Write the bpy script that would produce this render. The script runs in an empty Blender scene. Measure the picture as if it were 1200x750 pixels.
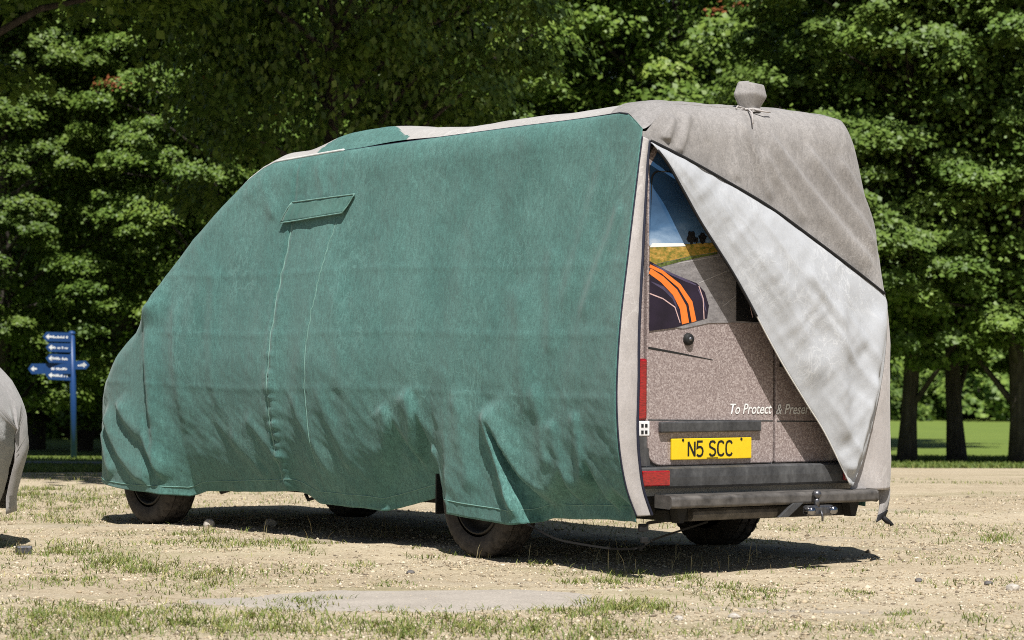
import bpy, math, random
import numpy as np
from mathutils import Matrix, Vector, Euler

SC = bpy.context.scene
COL = SC.collection
RNG = np.random.default_rng(7)
random.seed(7)

# ------------------------------------------------------------------ camera
cam_d = bpy.data.cameras.new("camera")
cam = bpy.data.objects.new("camera", cam_d)
COL.objects.link(cam)
cam_d.sensor_width = 36.0
cam_d.lens = 104.18
cam_d.clip_start = 0.5
cam_d.clip_end = 3000.0
cam.matrix_world = (Matrix.Translation((0, 0, 1.1773)) @ Matrix.Rotation(math.pi / 2 + 0.009, 4, 'X')
                    @ Matrix.Rotation(0.0061, 4, 'Z'))
cam_d.dof.use_dof = True
cam_d.dof.focus_distance = 16.6
cam_d.dof.aperture_fstop = 5.6
SC.camera = cam

# ------------------------------------------------------------------ sky, sun, exposure
SUN_EL = math.radians(58.0)
SUN_AZ = math.radians(173.0)            # compass angle from +Y towards +X of where the sun stands
w = bpy.data.worlds.new("World")
SC.world = w
w.use_nodes = True
nt = w.node_tree
nt.nodes.clear()
sky = nt.nodes.new("ShaderNodeTexSky")
sky.sky_type = 'NISHITA'
sky.sun_disc = False
sky.sun_elevation = SUN_EL
sky.sun_rotation = SUN_AZ
bg = nt.nodes.new("ShaderNodeBackground")
bg.inputs[1].default_value = 0.05
wo = nt.nodes.new("ShaderNodeOutputWorld")
nt.links.new(sky.outputs[0], bg.inputs[0])
nt.links.new(bg.outputs[0], wo.inputs[0])

sun_d = bpy.data.lights.new("sun", 'SUN')
sun_d.energy = 5.0
sun_d.angle = math.radians(0.53)
sun_d.color = (1.0, 0.975, 0.93)
sun = bpy.data.objects.new("sun", sun_d)
COL.objects.link(sun)
to_sun = Vector((math.sin(SUN_AZ) * math.cos(SUN_EL), math.cos(SUN_AZ) * math.cos(SUN_EL), math.sin(SUN_EL)))
sun.rotation_euler = to_sun.to_track_quat('Z', 'Y').to_euler()
sun.location = (0, 0, 30)

SC.view_settings.view_transform = 'Standard'
SC.view_settings.look = 'None'
SC.view_settings.exposure = 0.35
SC.view_settings.gamma = 1.0
SC.view_settings.use_curve_mapping = False
SC.render.engine = 'CYCLES'
SC.cycles.filter_width = 1.0
SC.cycles.use_denoising = False
SC.cycles.sample_clamp_indirect = 4.0
SC.cycles.max_bounces = 6
SC.cycles.transparent_max_bounces = 6

# ------------------------------------------------------------------ helpers
def tag(o, label=None, cat=None, group=None, kind=None):
    if label: o["label"] = label
    if cat: o["category"] = cat
    if group: o["group"] = group
    if kind: o["kind"] = kind
    return o

def empty(name, loc=(0, 0, 0), rz=0.0):
    o = bpy.data.objects.new(name, None)
    COL.objects.link(o)
    o.location = loc
    o.rotation_euler = (0, 0, rz)
    return o

def link(name, me, parent=None, m=None, smooth=False):
    o = bpy.data.objects.new(name, me)
    COL.objects.link(o)
    if parent is not None: o.parent = parent
    if m is not None: me.materials.append(m)
    if smooth:
        me.polygons.foreach_set("use_smooth", np.ones(len(me.polygons), dtype=bool))
    return o

def mesh(name, verts, faces, m=None, parent=None, smooth=False):
    me = bpy.data.meshes.new(name)
    me.from_pydata([tuple(map(float, v)) for v in verts], [], [tuple(map(int, f)) for f in faces])
    me.update()
    return link(name, me, parent, m, smooth)

def fast_mesh(name, verts, faces, m=None, parent=None, smooth=False, attr=None):
    """verts (N,3), faces (F,k) arrays of one arity; attr = per face float."""
    verts = np.ascontiguousarray(verts, dtype=np.float32)
    faces = np.ascontiguousarray(faces, dtype=np.int32)
    k = faces.shape[1]
    me = bpy.data.meshes.new(name)
    me.vertices.add(len(verts)); me.vertices.foreach_set("co", verts.ravel())
    me.loops.add(faces.size); me.loops.foreach_set("vertex_index", faces.ravel())
    me.polygons.add(len(faces))
    me.polygons.foreach_set("loop_start", np.arange(0, faces.size, k, dtype=np.int32))
    me.polygons.foreach_set("loop_total", np.full(len(faces), k, dtype=np.int32))
    me.update(calc_edges=True)
    me.validate()
    if attr is not None:
        a = me.attributes.new("rnd", 'FLOAT', 'FACE')
        a.data.foreach_set("value", np.ascontiguousarray(attr, dtype=np.float32))
    return link(name, me, parent, m, smooth)

def grid_faces(nu, nv, flip=False):
    i = np.arange(nu - 1)[:, None] * nv + np.arange(nv - 1)[None, :]
    i = i.ravel()
    f = np.stack([i, i + nv, i + nv + 1, i + 1], 1)
    return f[:, ::-1] if flip else f

def grid_obj(name, P, m, parent=None, smooth=True, flip=False, thick=0.0):
    nu, nv = P.shape[:2]
    o = fast_mesh(name, P.reshape(-1, 3), grid_faces(nu, nv, flip), m, parent, smooth)
    if thick:
        md = o.modifiers.new("thickness", 'SOLIDIFY'); md.thickness = thick; md.offset = 0.0
    return o

class MB:
    """collects simple shapes into one mesh"""
    def __init__(s): s.v = []; s.f = []
    def add(s, v, f):
        n = len(s.v); s.v += [tuple(p) for p in v]; s.f += [tuple(i + n for i in q) for q in f]
    def box(s, x0, x1, y0, y1, z0, z1):
        s.add([(x0, y0, z0), (x1, y0, z0), (x1, y1, z0), (x0, y1, z0), (x0, y0, z1), (x1, y0, z1), (x1, y1, z1), (x0, y1, z1)],
              [(0, 3, 2, 1), (4, 5, 6, 7), (0, 1, 5, 4), (1, 2, 6, 5), (2, 3, 7, 6), (3, 0, 4, 7)])
    def tube(s, pts, r, n=8, cap=True):
        pts = [Vector(p) for p in pts]
        rs = r if isinstance(r, (list, tuple)) else [r] * len(pts)
        V = []; prev = None
        for i, p in enumerate(pts):
            t = (pts[min(i + 1, len(pts) - 1)] - pts[max(i - 1, 0)]).normalized()
            a = prev if prev is not None else (Vector((0, 0, 1)) if abs(t.z) < .9 else Vector((1, 0, 0)))
            a = (a - t * a.dot(t)).normalized(); b = t.cross(a); prev = a
            for k in range(n):
                c = 2 * math.pi * k / n
                V.append(p + (a * math.cos(c) + b * math.sin(c)) * rs[i])
        F = []
        for i in range(len(pts) - 1):
            for k in range(n):
                F.append((i * n + k, i * n + (k + 1) % n, (i + 1) * n + (k + 1) % n, (i + 1) * n + k))
        if cap:
            F.append(tuple(range(n - 1, -1, -1))); F.append(tuple((len(pts) - 1) * n + k for k in range(n)))
        s.add(V, F)
    def prism(s, poly, y0, y1):
        """poly in (x,z), extruded along y"""
        n = len(poly)
        V = [(x, y0, z) for x, z in poly] + [(x, y1, z) for x, z in poly]
        F = [tuple(range(n)), tuple(range(2 * n - 1, n - 1, -1))]
        F += [(i, i + n, (i + 1) % n + n, (i + 1) % n) for i in range(n)]
        s.add(V, F)
    def lathe(s, prof, n=32, axis='X', mod=None):
        """prof [(r, a)] a along axis"""
        V = []
        for j in range(n):
            c = 2 * math.pi * j / n
            for i, (r, a) in enumerate(prof):
                rr = r if mod is None else r + mod(i, j)
                V.append((a, rr * math.cos(c), rr * math.sin(c)) if axis == 'X' else (rr * math.cos(c), rr * math.sin(c), a))
        m = len(prof); F = []
        for j in range(n):
            for i in range(m - 1):
                F.append((j * m + i, ((j + 1) % n) * m + i, ((j + 1) % n) * m + i + 1, j * m + i + 1))
        s.add(V, F)
    def build(s, name, m, parent=None, smooth=False, bevel=0.0, seg=2):
        o = mesh(name, s.v, s.f, m, parent, smooth)
        if bevel:
            b = o.modifiers.new("bevel", 'BEVEL'); b.width = bevel; b.segments = seg; b.limit_method = 'ANGLE'
            b.angle_limit = math.radians(40)
        return o

def ribbon(pts, width, y):
    """flat strip in the x,z plane at depth y following 2-D points, mitred"""
    P = np.array(pts, float); n = len(P)
    wd = np.full(n, width) if np.isscalar(width) else np.array(width, float)
    d = np.diff(P, axis=0); d /= np.linalg.norm(d, axis=1)[:, None]
    N = np.stack([-d[:, 1], d[:, 0]], 1)
    V = []
    for i in range(n):
        if i == 0: m_ = N[0]
        elif i == n - 1: m_ = N[-1]
        else:
            m_ = N[i - 1] + N[i]; m_ = m_ / max(m_ @ m_, .4) * 2 * .5 * 1.0
            m_ = m_ * (1.0 / max(m_ @ N[i], .5)) if (m_ @ N[i]) > 0 else m_
        V += [(P[i, 0] + m_[0] * wd[i] / 2, y, P[i, 1] + m_[1] * wd[i] / 2), (P[i, 0] - m_[0] * wd[i] / 2, y, P[i, 1] - m_[1] * wd[i] / 2)]
    F = [(2 * i, 2 * i + 1, 2 * i + 3, 2 * i + 2) for i in range(n - 1)]
    return V, F

def hash2(ix, iy, seed):
    h = (ix.astype(np.int64) * 374761393 + iy.astype(np.int64) * 668265263 + seed * 1274126177) & 0x7fffffff
    h = ((h ^ (h >> 13)) * 1103515245) & 0x7fffffff
    return ((h ^ (h >> 16)) & 0xffff) / 65535.0

def vnoise(x, y, seed=0):
    x = np.asarray(x, float); y = np.asarray(y, float)
    ix = np.floor(x).astype(int); iy = np.floor(y).astype(int)
    fx = x - ix; fy = y - iy
    fx = fx ** 3 * (fx * (fx * 6 - 15) + 10); fy = fy ** 3 * (fy * (fy * 6 - 15) + 10)
    a = hash2(ix, iy, seed); b = hash2(ix + 1, iy, seed); c = hash2(ix, iy + 1, seed); d = hash2(ix + 1, iy + 1, seed)
    return (a + (b - a) * fx) * (1 - fy) + (c + (d - c) * fx) * fy - .5

def fbm(x, y, oct=4, seed=0, gain=.5):
    t = 0; a = 1.0
    for k in range(oct):
        t = t + a * vnoise(x * 2 ** k + 17.3 * k, y * 2 ** k - 9.1 * k, seed + k); a *= gain
    return t

def ridged(x, y, oct=3, seed=0):
    t = 0; a = 1.0
    for k in range(oct):
        t = t + a * (.5 - np.abs(2 * vnoise(x * 2 ** k + 5.7 * k, y * 2 ** k + 3.1 * k, seed + k))); a *= .5
    return t

def sstep(x): x = np.clip(x, 0, 1); return x * x * (3 - 2 * x)

# ------------------------------------------------------------------ materials
def node_mat(name):
    m = bpy.data.materials.new(name); m.use_nodes = True
    t = m.node_tree; b = t.nodes["Principled BSDF"]
    return m, t, b

def N(t, typ, **kw):
    n = t.nodes.new(typ)
    for k, v in kw.items():
        if k in n.inputs: n.inputs[k].default_value = v
        else: setattr(n, k, v)
    return n

def ramp(t, fac, stops):
    r = t.nodes.new("ShaderNodeValToRGB"); e = r.color_ramp.elements
    while len(e) < len(stops): e.new(.5)
    for i, (p, c) in enumerate(stops):
        e[i].position = p; e[i].color = (*c, 1) if len(c) == 3 else c
    t.links.new(fac, r.inputs[0]); return r.outputs[0]

def mixc(t, fac, a, b, typ='MIX'):
    n = t.nodes.new("ShaderNodeMix"); n.data_type = 'RGBA'; n.blend_type = typ
    for s, v in ((n.inputs[0], fac), (n.inputs[6], a), (n.inputs[7], b)):
        if hasattr(v, "is_linked") or isinstance(v, bpy.types.NodeSocket): t.links.new(v, s)
        else: s.default_value = v if not isinstance(v, tuple) or len(v) == 4 else (*v, 1)
    return n.outputs[2]

def coords(t, scale=(1, 1, 1), rot=(0, 0, 0), kind="Object"):
    c = t.nodes.new("ShaderNodeTexCoord"); mp = t.nodes.new("ShaderNodeMapping")
    mp.inputs["Scale"].default_value = scale; mp.inputs["Rotation"].default_value = rot
    t.links.new(c.outputs[kind], mp.inputs[0]); return mp.outputs[0]

def noise(t, vec, scale, detail=4, rough=.55, dist=0.0):
    n = N(t, "ShaderNodeTexNoise"); n.inputs["Scale"].default_value = scale
    n.inputs["Detail"].default_value = detail; n.inputs["Roughness"].default_value = rough
    n.inputs["Distortion"].default_value = dist
    t.links.new(vec, n.inputs["Vector"]); return n.outputs["Fac"]

def bump(t, b, h, strength, dist, prev=None):
    n = t.nodes.new("ShaderNodeBump"); n.inputs["Strength"].default_value = strength; n.inputs["Distance"].default_value = dist
    t.links.new(h, n.inputs["Height"])
    if prev is not None: t.links.new(prev, n.inputs["Normal"])
    t.links.new(n.outputs[0], b.inputs["Normal"]); return n.outputs[0]

def plain(name, c, rough=.6, metal=0.0, var=.15, scale=30, bmp=.0, spec=.4):
    m, t, b = node_mat(name)
    v = coords(t)
    f = noise(t, v, scale, 5)
    lo = tuple(x * (1 - var) for x in c); hi = tuple(min(1, x * (1 + var)) for x in c)
    t.links.new(ramp(t, f, [(.3, lo), (.7, hi)]), b.inputs["Base Color"])
    b.inputs["Roughness"].default_value = rough; b.inputs["Metallic"].default_value = metal
    b.inputs["Specular IOR Level"].default_value = spec
    if bmp: bump(t, b, f, bmp, .01)
    return m

def fabric(name, c_lo, c_hi, rough=.8, crease=.5, speck=.25, rot=(0, .5, 0), strch=(1, 1, .45), scuff=.32):
    """heavy woven cover cloth: mottled weave, thread specks, small crumple relief"""
    m, t, b = node_mat(name)
    v = coords(t)
    vs = coords(t, strch, rot)
    big = noise(t, v, 2.2, 5, .6)
    fine = noise(t, v, 110, 5, .85)
    thr = noise(t, vs, 42, 6, .75, .6)
    a = ramp(t, big, [(.3, c_lo), (.7, c_hi)])
    k = tuple(x * (1 - speck) for x in (.72, .72, .72)); 
    a = mixc(t, 1.0, a, ramp(t, fine, [(.32, tuple(1 - speck for _ in range(3))), (.68, tuple(1 + speck for _ in range(3)))]), 'MULTIPLY')
    a = mixc(t, 1.0, a, ramp(t, thr, [(.3, tuple(1 - speck * .7 for _ in range(3))), (.7, tuple(1 + speck * .7 for _ in range(3)))]), 'MULTIPLY')
    lines = None
    for rt, sc_ in (((.7, .5, .3), 3.6), ((-.8, .2, .6), 5.2), ((.1, -.6, .2), 8.5)):
        nn_ = noise(t, coords(t, (1, 1, .6), rt), sc_, 5, .55, .8)
        sb = N(t, "ShaderNodeMath", operation='SUBTRACT'); t.links.new(nn_, sb.inputs[0]); sb.inputs[1].default_value = .5
        ab = N(t, "ShaderNodeMath", operation='ABSOLUTE'); t.links.new(sb.outputs[0], ab.inputs[0])
        mr_ = N(t, "ShaderNodeMapRange"); t.links.new(ab.outputs[0], mr_.inputs[0]); mr_.inputs[1].default_value = 0; mr_.inputs[2].default_value = .013; mr_.inputs[3].default_value = 1; mr_.inputs[4].default_value = 0
        if lines is None: lines = mr_.outputs[0]
        else:
            mx_ = N(t, "ShaderNodeMath", operation='MAXIMUM'); t.links.new(lines, mx_.inputs[0]); t.links.new(mr_.outputs[0], mx_.inputs[1]); lines = mx_.outputs[0]
    msk = noise(t, v, 1.7, 3, .5)
    ml = N(t, "ShaderNodeMath", operation='MULTIPLY'); t.links.new(lines, ml.inputs[0]); t.links.new(ramp(t, msk, [(.45, (0, 0, 0)), (.65, (scuff, scuff, scuff))]), ml.inputs[1])
    a = mixc(t, ml.outputs[0], a, tuple(min(.8, x * 1.7 + .04) for x in c_hi))
    t.links.new(a, b.inputs["Base Color"])
    b.inputs["Roughness"].default_value = rough
    b.inputs["Specular IOR Level"].default_value = .25
    b.inputs["Sheen Weight"].default_value = .15
    cr = noise(t, vs, 7, 6, .62, 1.2)
    p = bump(t, b, cr, crease, .012)
    p = bump(t, b, ml.outputs[0], .35, .004, p)
    bump(t, b, fine, .25, .003, p)
    return m

M = {}
M['green'] = fabric("green_cover_cloth", (.056, .152, .134), (.089, .205, .183), crease=.25, speck=.40, rot=(.45, 0, 0))
M['green_dark'] = fabric("green_trim_cloth", (.055, .15, .125), (.08, .19, .16))
M['grey'] = fabric("grey_cover_cloth", (.225, .210, .20), (.31, .292, .28), crease=.35, speck=.26)
M['roof_sunlit'] = fabric("sunlit_grey_cloth", (.38, .36, .34), (.46, .44, .42), crease=.4, speck=.12)  # grey back cloth again, paler to paint in the sun on the roof
M['lining'] = fabric("white_lining_cloth", (.385, .395, .41), (.445, .455, .475), crease=.3, speck=.06)
M['band'] = fabric("beige_band_cloth", (.38, .35, .335), (.47, .435, .42), crease=.4, speck=.12)
M['stitch'] = plain("pale_stitching", (.17, .31, .27), .8)
M['navy'] = plain("navy_piping", (.012, .014, .03), .7)
M['white_pipe'] = plain("white_piping", (.62, .61, .58), .7)
M['black_web'] = plain("black_webbing", (.010, .010, .011), .75)
M['tyre'] = plain("tyre_rubber", (.048, .043, .040), .8, var=.4, scale=25, bmp=.3, spec=.3)
M['rim'] = plain("dusty_steel", (.035, .033, .032), .55, .5)
m, t, b = node_mat("weathered_black_plastic"); f = noise(t, coords(t, (2, 1, .8)), 4, 6, .65); g = noise(t, coords(t), 40, 4, .7)
t.links.new(mixc(t, .3, ramp(t, f, [(.38, (.022, .022, .024)), (.55, (.048, .048, .05)), (.72, (.12, .12, .12))]), ramp(t, g, [(.3, (.03, .03, .03)), (.7, (.13, .13, .13))])), b.inputs["Base Color"])
b.inputs["Roughness"].default_value = .5; bump(t, b, g, .15, .004); M['trim'] = m
M['under'] = plain("underbody_paint", (.02, .019, .018), .85)
M['seal'] = plain("rubber_seal", (.012, .012, .012), .7)
M['body'] = plain("van_side_paint", (.35, .35, .36), .35)
M['steel'] = plain("galvanised_steel", (.14, .14, .15), .38, .8, var=.4, scale=60)
M['towstep'] = plain("worn_step_metal", (.10, .092, .085), .6, .2, var=.5, scale=14, bmp=.25)
M['white'] = plain("white_paint", (.78, .78, .76), .5, var=.05)
M['signblue'] = plain("blue_sign_paint", (.016, .06, .19), .4, var=.12)
M['plate'] = plain("yellow_plate", (.80, .55, .015), .35, var=.05)
M['black'] = plain("black_print", (.01, .01, .011), .45)
M['orange'] = plain("orange_print", (.85, .20, .03), .4, var=.08)
M['purple'] = plain("dark_car_print", (.016, .010, .022), .35, var=.5, scale=6)
M['pink'] = plain("pale_line_print", (.62, .42, .40), .4)
M['verge'] = plain('verge_print', (.10, .13, .03), .3, var=.7, scale=60)
M['pale_road'] = plain('pale_road_print', (.40, .38, .38), .3)
M['sheen'] = plain('car_sheen_print', (.075, .06, .11), .3, var=.5, scale=9)
M['chrome'] = plain("chrome", (.32, .32, .34), .15, 1.0, var=.05)

# gravel photograph print on the doors
m, t, b = node_mat("gravel_print"); v = coords(t)
vo = N(t, "ShaderNodeTexVoronoi"); vo.inputs["Scale"].default_value = 135; t.links.new(v, vo.inputs["Vector"])
sp = N(t, "ShaderNodeSeparateColor"); t.links.new(vo.outputs["Color"], sp.inputs[0])
a = ramp(t, sp.outputs[0], [(0, (.075, .042, .042)), (.35, (.235, .178, .168)), (.7, (.40, .335, .315)), (1, (.70, .62, .59))])
f = noise(t, v, 130, 5, .8); a = mixc(t, .55, a, ramp(t, f, [(.3, (.07, .04, .04)), (.5, (.28, .228, .215)), (.7, (.60, .53, .505))]))
big = noise(t, v, 3, 3); a = mixc(t, .2, a, ramp(t, big, [(.3, (.20, .15, .145)), (.7, (.36, .28, .27))]))
t.links.new(a, b.inputs["Base Color"]); b.inputs["Roughness"].default_value = .3; b.inputs["Coat Weight"].default_value = .2
M['gravelprint'] = m
# road part of the print
m, t, b = node_mat("road_print"); v = coords(t, (1, 1, 3.0), (0, .45, 0))
f = noise(t, v, 14, 6, .7); g = noise(t, coords(t), 120, 3, .7)
a = mixc(t, .35, ramp(t, f, [(.3, (.11, .10, .105)), (.7, (.34, .32, .32))]), ramp(t, g, [(.3, (.10, .09, .09)), (.7, (.36, .34, .34))]))
t.links.new(a, b.inputs["Base Color"]); b.inputs["Roughness"].default_value = .25; b.inputs["Coat Weight"].default_value = .3
M['roadprint'] = m
# field part
m, t, b = node_mat("field_print"); v = coords(t, (1, 1, 2.0))
f = noise(t, v, 26, 6, .75)
t.links.new(ramp(t, f, [(.3, (.05, .07, .015)), (.45, (.22, .19, .03)), (.55, (.42, .24, .05)), (.7, (.55, .42, .12))]), b.inputs["Base Color"])
b.inputs["Roughness"].default_value = .25
M['fieldprint'] = m
# printed cloudy sky (a picture printed on the window film)
m, t, b = node_mat("cloud_print"); v = coords(t, (1.0, 1, 2.6)); vv = coords(t)
sx = N(t, "ShaderNodeSeparateXYZ"); t.links.new(vv, sx.inputs[0])
mr = N(t, "ShaderNodeMapRange"); mr.inputs[1].default_value = 1.70; mr.inputs[2].default_value = 2.15; t.links.new(sx.outputs[2], mr.inputs[0])
f = noise(t, v, 3.6, 6, .6, .4)
ad = N(t, "ShaderNodeMath", operation='MULTIPLY_ADD'); t.links.new(f, ad.inputs[0]); ad.inputs[1].default_value = .85; t.links.new(mr.outputs[0], ad.inputs[2])
t.links.new(ramp(t, ad.outputs[0], [(.25, (.52, .58, .66)), (.42, (.24, .35, .50)), (.66, (.07, .15, .28)), (1.0, (.025, .065, .14))]), b.inputs["Base Color"])
b.inputs["Roughness"].default_value = .12; b.inputs["Coat Weight"].default_value = .5
M['skyprint'] = m
# lamp lens
m, t, b = node_mat("red_lens"); f = noise(t, coords(t, (1, 1, 6)), 40, 2)
t.links.new(ramp(t, f, [(.3, (.16, .003, .006)), (.7, (.42, .010, .014))]), b.inputs["Base Color"]); b.inputs["Roughness"].default_value = .12
b.inputs["Coat Weight"].default_value = .6
M['red'] = m
M['clear'] = plain("clear_lens", (.75, .74, .74), .15)

def leaf_mat(name, stops, trans=.20, rough=.5):
    m = bpy.data.materials.new(name); m.use_nodes = True; t = m.node_tree
    b = t.nodes["Principled BSDF"]; out = t.nodes["Material Output"]
    a = N(t, "ShaderNodeAttribute"); a.attribute_name = "rnd"
    oi = N(t, "ShaderNodeObjectInfo")
    c = ramp(t, a.outputs["Fac"], stops)
    hs = N(t, "ShaderNodeHueSaturation"); t.links.new(c, hs.inputs["Color"])
    mr = N(t, "ShaderNodeMapRange"); mr.inputs[3].default_value = .8; mr.inputs[4].default_value = 1.15
    t.links.new(oi.outputs["Random"], mr.inputs[0]); t.links.new(mr.outputs[0], hs.inputs["Value"])
    t.links.new(hs.outputs[0], b.inputs["Base Color"]); b.inputs["Roughness"].default_value = rough
    b.inputs["Specular IOR Level"].default_value = .35
    tr = N(t, "ShaderNodeBsdfTranslucent"); t.links.new(hs.outputs[0], tr.inputs[0])
    mx = N(t, "ShaderNodeMixShader"); mx.inputs[0].default_value = trans
    t.links.new(b.outputs[0], mx.inputs[1]); t.links.new(tr.outputs[0], mx.inputs[2]); t.links.new(mx.outputs[0], out.inputs[0])
    return m
M['leaf'] = leaf_mat("maple_leaf", [(0, (.050, .098, .016)), (.4, (.108, .178, .028)), (.8, (.185, .265, .042)), (.985, (.26, .33, .06)), (.99, (.20, .07, .025)), (1, (.24, .08, .03))])
M['leaf2'] = leaf_mat("lime_leaf", [(0, (.055, .105, .018)), (.5, (.12, .19, .034)), (1, (.21, .295, .056))])
M['grass'] = leaf_mat("grass_blade", [(0, (.075, .115, .02)), (.5, (.15, .19, .04)), (.8, (.27, .27, .08)), (1, (.48, .41, .2))], .2, .6)
M['straw'] = leaf_mat("dry_stalk", [(0, (.30, .25, .12)), (1, (.55, .48, .28))], .2, .6)

m, t, b = node_mat("bark"); v = coords(t, (1, 1, .22))
f = noise(t, v, 16, 6, .7); a = ramp(t, f, [(.3, (.018, .014, .011)), (.55, (.06, .048, .038)), (.75, (.13, .11, .09))])
t.links.new(a, b.inputs["Base Color"]); b.inputs["Roughness"].default_value = .9; bump(t, b, f, .9, .04); M['bark'] = m

# ground: pale crushed stone and dry soil
m, t, b = node_mat("pale_gravel_soil"); v = coords(t); vs = coords(t, (.55, 1.0, 1))
big = noise(t, vs, .55, 5, .6, .3); mid = noise(t, v, 5, 6, .65); fine = noise(t, v, 60, 5, .8)
base = ramp(t, big, [(.33, (.27, .20, .12)), (.5, (.47, .385, .265)), (.66, (.66, .56, .405))])
base = mixc(t, .5, base, ramp(t, mid, [(.32, (.22, .165, .105)), (.5, (.47, .385, .265)), (.68, (.66, .565, .41))]))
base = mixc(t, .5, base, ramp(t, fine, [(.3, (.13, .095, .055)), (.5, (.47, .385, .265)), (.68, (.82, .73, .57))]))
gr = noise(t, coords(t, (.35, 1.3, 1)), .9, 5, .65)
base = mixc(t, ramp(t, gr, [(.56, (0, 0, 0)), (.70, (.55, .55, .55))]), base, (.30, .275, .245))
gn = noise(t, vs, 1.1, 6, .7); 
base = mixc(t, ramp(t, gn, [(.52, (0, 0, 0)), (.70, (.55, .55, .55))]), base, (.19, .175, .07))
t.links.new(base, b.inputs["Base Color"]); b.inputs["Roughness"].default_value = .95; b.inputs["Specular IOR Level"].default_value = .15
p = bump(t, b, mid, .5, .03); bump(t, b, fine, .8, .012, p); M['soil'] = m
m, t, b = node_mat("lawn_turf"); v = coords(t); f = noise(t, v, .35, 6, .6); g = noise(t, v, 9, 6, .8)
a = mixc(t, .45, ramp(t, f, [(.3, (.125, .19, .018)), (.7, (.18, .245, .03))]), ramp(t, g, [(.3, (.07, .115, .014)), (.7, (.19, .25, .045))]))
t.links.new(a, b.inputs["Base Color"]); b.inputs["Roughness"].default_value = .9; bump(t, b, g, .6, .05); M['lawn'] = m
m, t, b = node_mat("worn_grey_tarmac"); v = coords(t); f = noise(t, v, 4, 6, .7); g = noise(t, v, 90, 4, .8)
a = mixc(t, .5, ramp(t, f, [(.3, (.30, .26, .215)), (.7, (.46, .405, .34))]), ramp(t, g, [(.3, (.16, .14, .12)), (.7, (.60, .53, .45))]))
t.links.new(a, b.inputs["Base Color"]); b.inputs["Roughness"].default_value = .9; bump(t, b, g, .5, .006); M['tarmac'] = m
m, t, b = node_mat("footpath_asphalt"); v = coords(t); g = noise(t, v, 20, 4, .8)
t.links.new(ramp(t, g, [(.3, (.10, .10, .105)), (.7, (.19, .19, .195))]), b.inputs["Base Color"]); b.inputs["Roughness"].default_value = .9; M['asphalt'] = m
m, t, b = node_mat("pebble_stone"); oi = N(t, "ShaderNodeAttribute"); oi.attribute_name = "rnd"
t.links.new(ramp(t, oi.outputs["Fac"], [(0, (.13, .10, .07)), (.3, (.36, .28, .18)), (.7, (.52, .42, .28)), (1, (.66, .58, .45))]), b.inputs["Base Color"])
b.inputs["Roughness"].default_value = .9; M['pebble'] = m
M['stone'] = plain("field_stone", (.42, .38, .33), .9, var=.4, scale=18, bmp=.4)
M['darkstone'] = plain("dark_flint", (.11, .10, .095), .8, var=.4, scale=18, bmp=.4)

# ------------------------------------------------------------------ terrain
TY = np.array([-50, 26, 40, 60, 100, 150, 260, 500.]); TZ = np.array([0, 0, -.42, -.95, -1.30, -1.2, 1.5, 8.])
def tz(y): return np.interp(y, TY, TZ)
def relief(x, y):
    k = np.clip((32 - y) / 8, 0, 1)
    dx = x - .63; dy = y - 15.38                       # stay flat round the van's wheels
    r = .030 * fbm(x * .7, y * .7, 3, 3) + .016 * fbm(x * 3, y * 3, 3, 9)
    return r * k
def gz(x, y): return tz(y) + relief(np.asarray(x, float), np.asarray(y, float))

xs = np.unique(np.concatenate([np.linspace(-300, -14, 30), np.linspace(-14, -6, 30), np.arange(-6, 8, .05), np.linspace(8, 16, 30), np.linspace(16, 300, 30)]))
ys = np.unique(np.concatenate([np.linspace(-40, 10, 12), np.arange(10, 24, .05), np.linspace(24, 60, 90), np.linspace(60, 500, 60)]))
X, Y = np.meshgrid(xs, ys, indexing='ij')
ground = grid_obj("ground", np.stack([X, Y, gz(X, Y) - np.clip((Y - 44) / 10, 0, 1) * .5], -1), M['soil'])
tag(ground, "pale gravel and dry soil yard under the vehicles", None, kind="structure")

def lawn_edge(x): return np.interp(x, [-40, -8, -5, -1, 3, 8, 60], [28.5, 28.5, 29.5, 33, 39.0, 40.0, 40.5]) + .5 * fbm(x * .9, x * 0 + .3, 3, 21)
lx = np.unique(np.concatenate([np.linspace(-300, -16, 20), np.arange(-16, 20, .2), np.linspace(20, 300, 20)]))
k = np.concatenate([np.linspace(0, .03, 8), np.linspace(.04, .2, 20), np.linspace(.25, 1, 20)])
LX = np.repeat(lx[:, None], len(k), 1); LY = lawn_edge(lx)[:, None] * (1 - k) + 500 * k
lz = gz(LX, LY) + .012
lawn = grid_obj("lawn", np.stack([LX, LY, lz], -1), M['lawn']); tag(lawn, "mown green parkland lawn beyond the gravel", kind="structure")

px_ = np.linspace(-40, 1.5, 40); yy = np.linspace(0, 1, 6)
PX = np.repeat(px_[:, None], 6, 1); PY = 36.6 + 3.0 * yy[None, :] + .02 * PX
path = grid_obj("footpath", np.stack([PX, PY, tz(PY) + .020], -1), M['asphalt']); tag(path, "narrow grey footpath crossing the grass", kind="structure")

# worn tarmac patch, irregular outline
ang = np.linspace(0, 2 * math.pi, 90, endpoint=False); rr = np.linspace(0, 1, 8)
def patch_xy(a, r):
    k = 1 + .16 * fbm(np.cos(a) * 2.5, np.sin(a) * 2.5, 4, 31)
    ca, sa = np.cos(a), np.sin(a)
    return -.50 + r * k * .98 * np.sign(ca) * np.abs(ca) ** .7, 13.72 + r * k * .58 * np.sign(sa) * np.abs(sa) ** .8 + .06 * ca * r
A, R_ = np.meshgrid(np.append(ang, ang[:1]), rr, indexing='ij')
QX, QY = patch_xy(A, R_)
patch = grid_obj("tarmac_patch", np.stack([QX, QY, gz(QX, QY) + .006 - .012 * (R_ > .97)], -1), M['tarmac']); tag(patch, "worn grey tarmac patch in the pale gravel", kind="structure")

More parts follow.
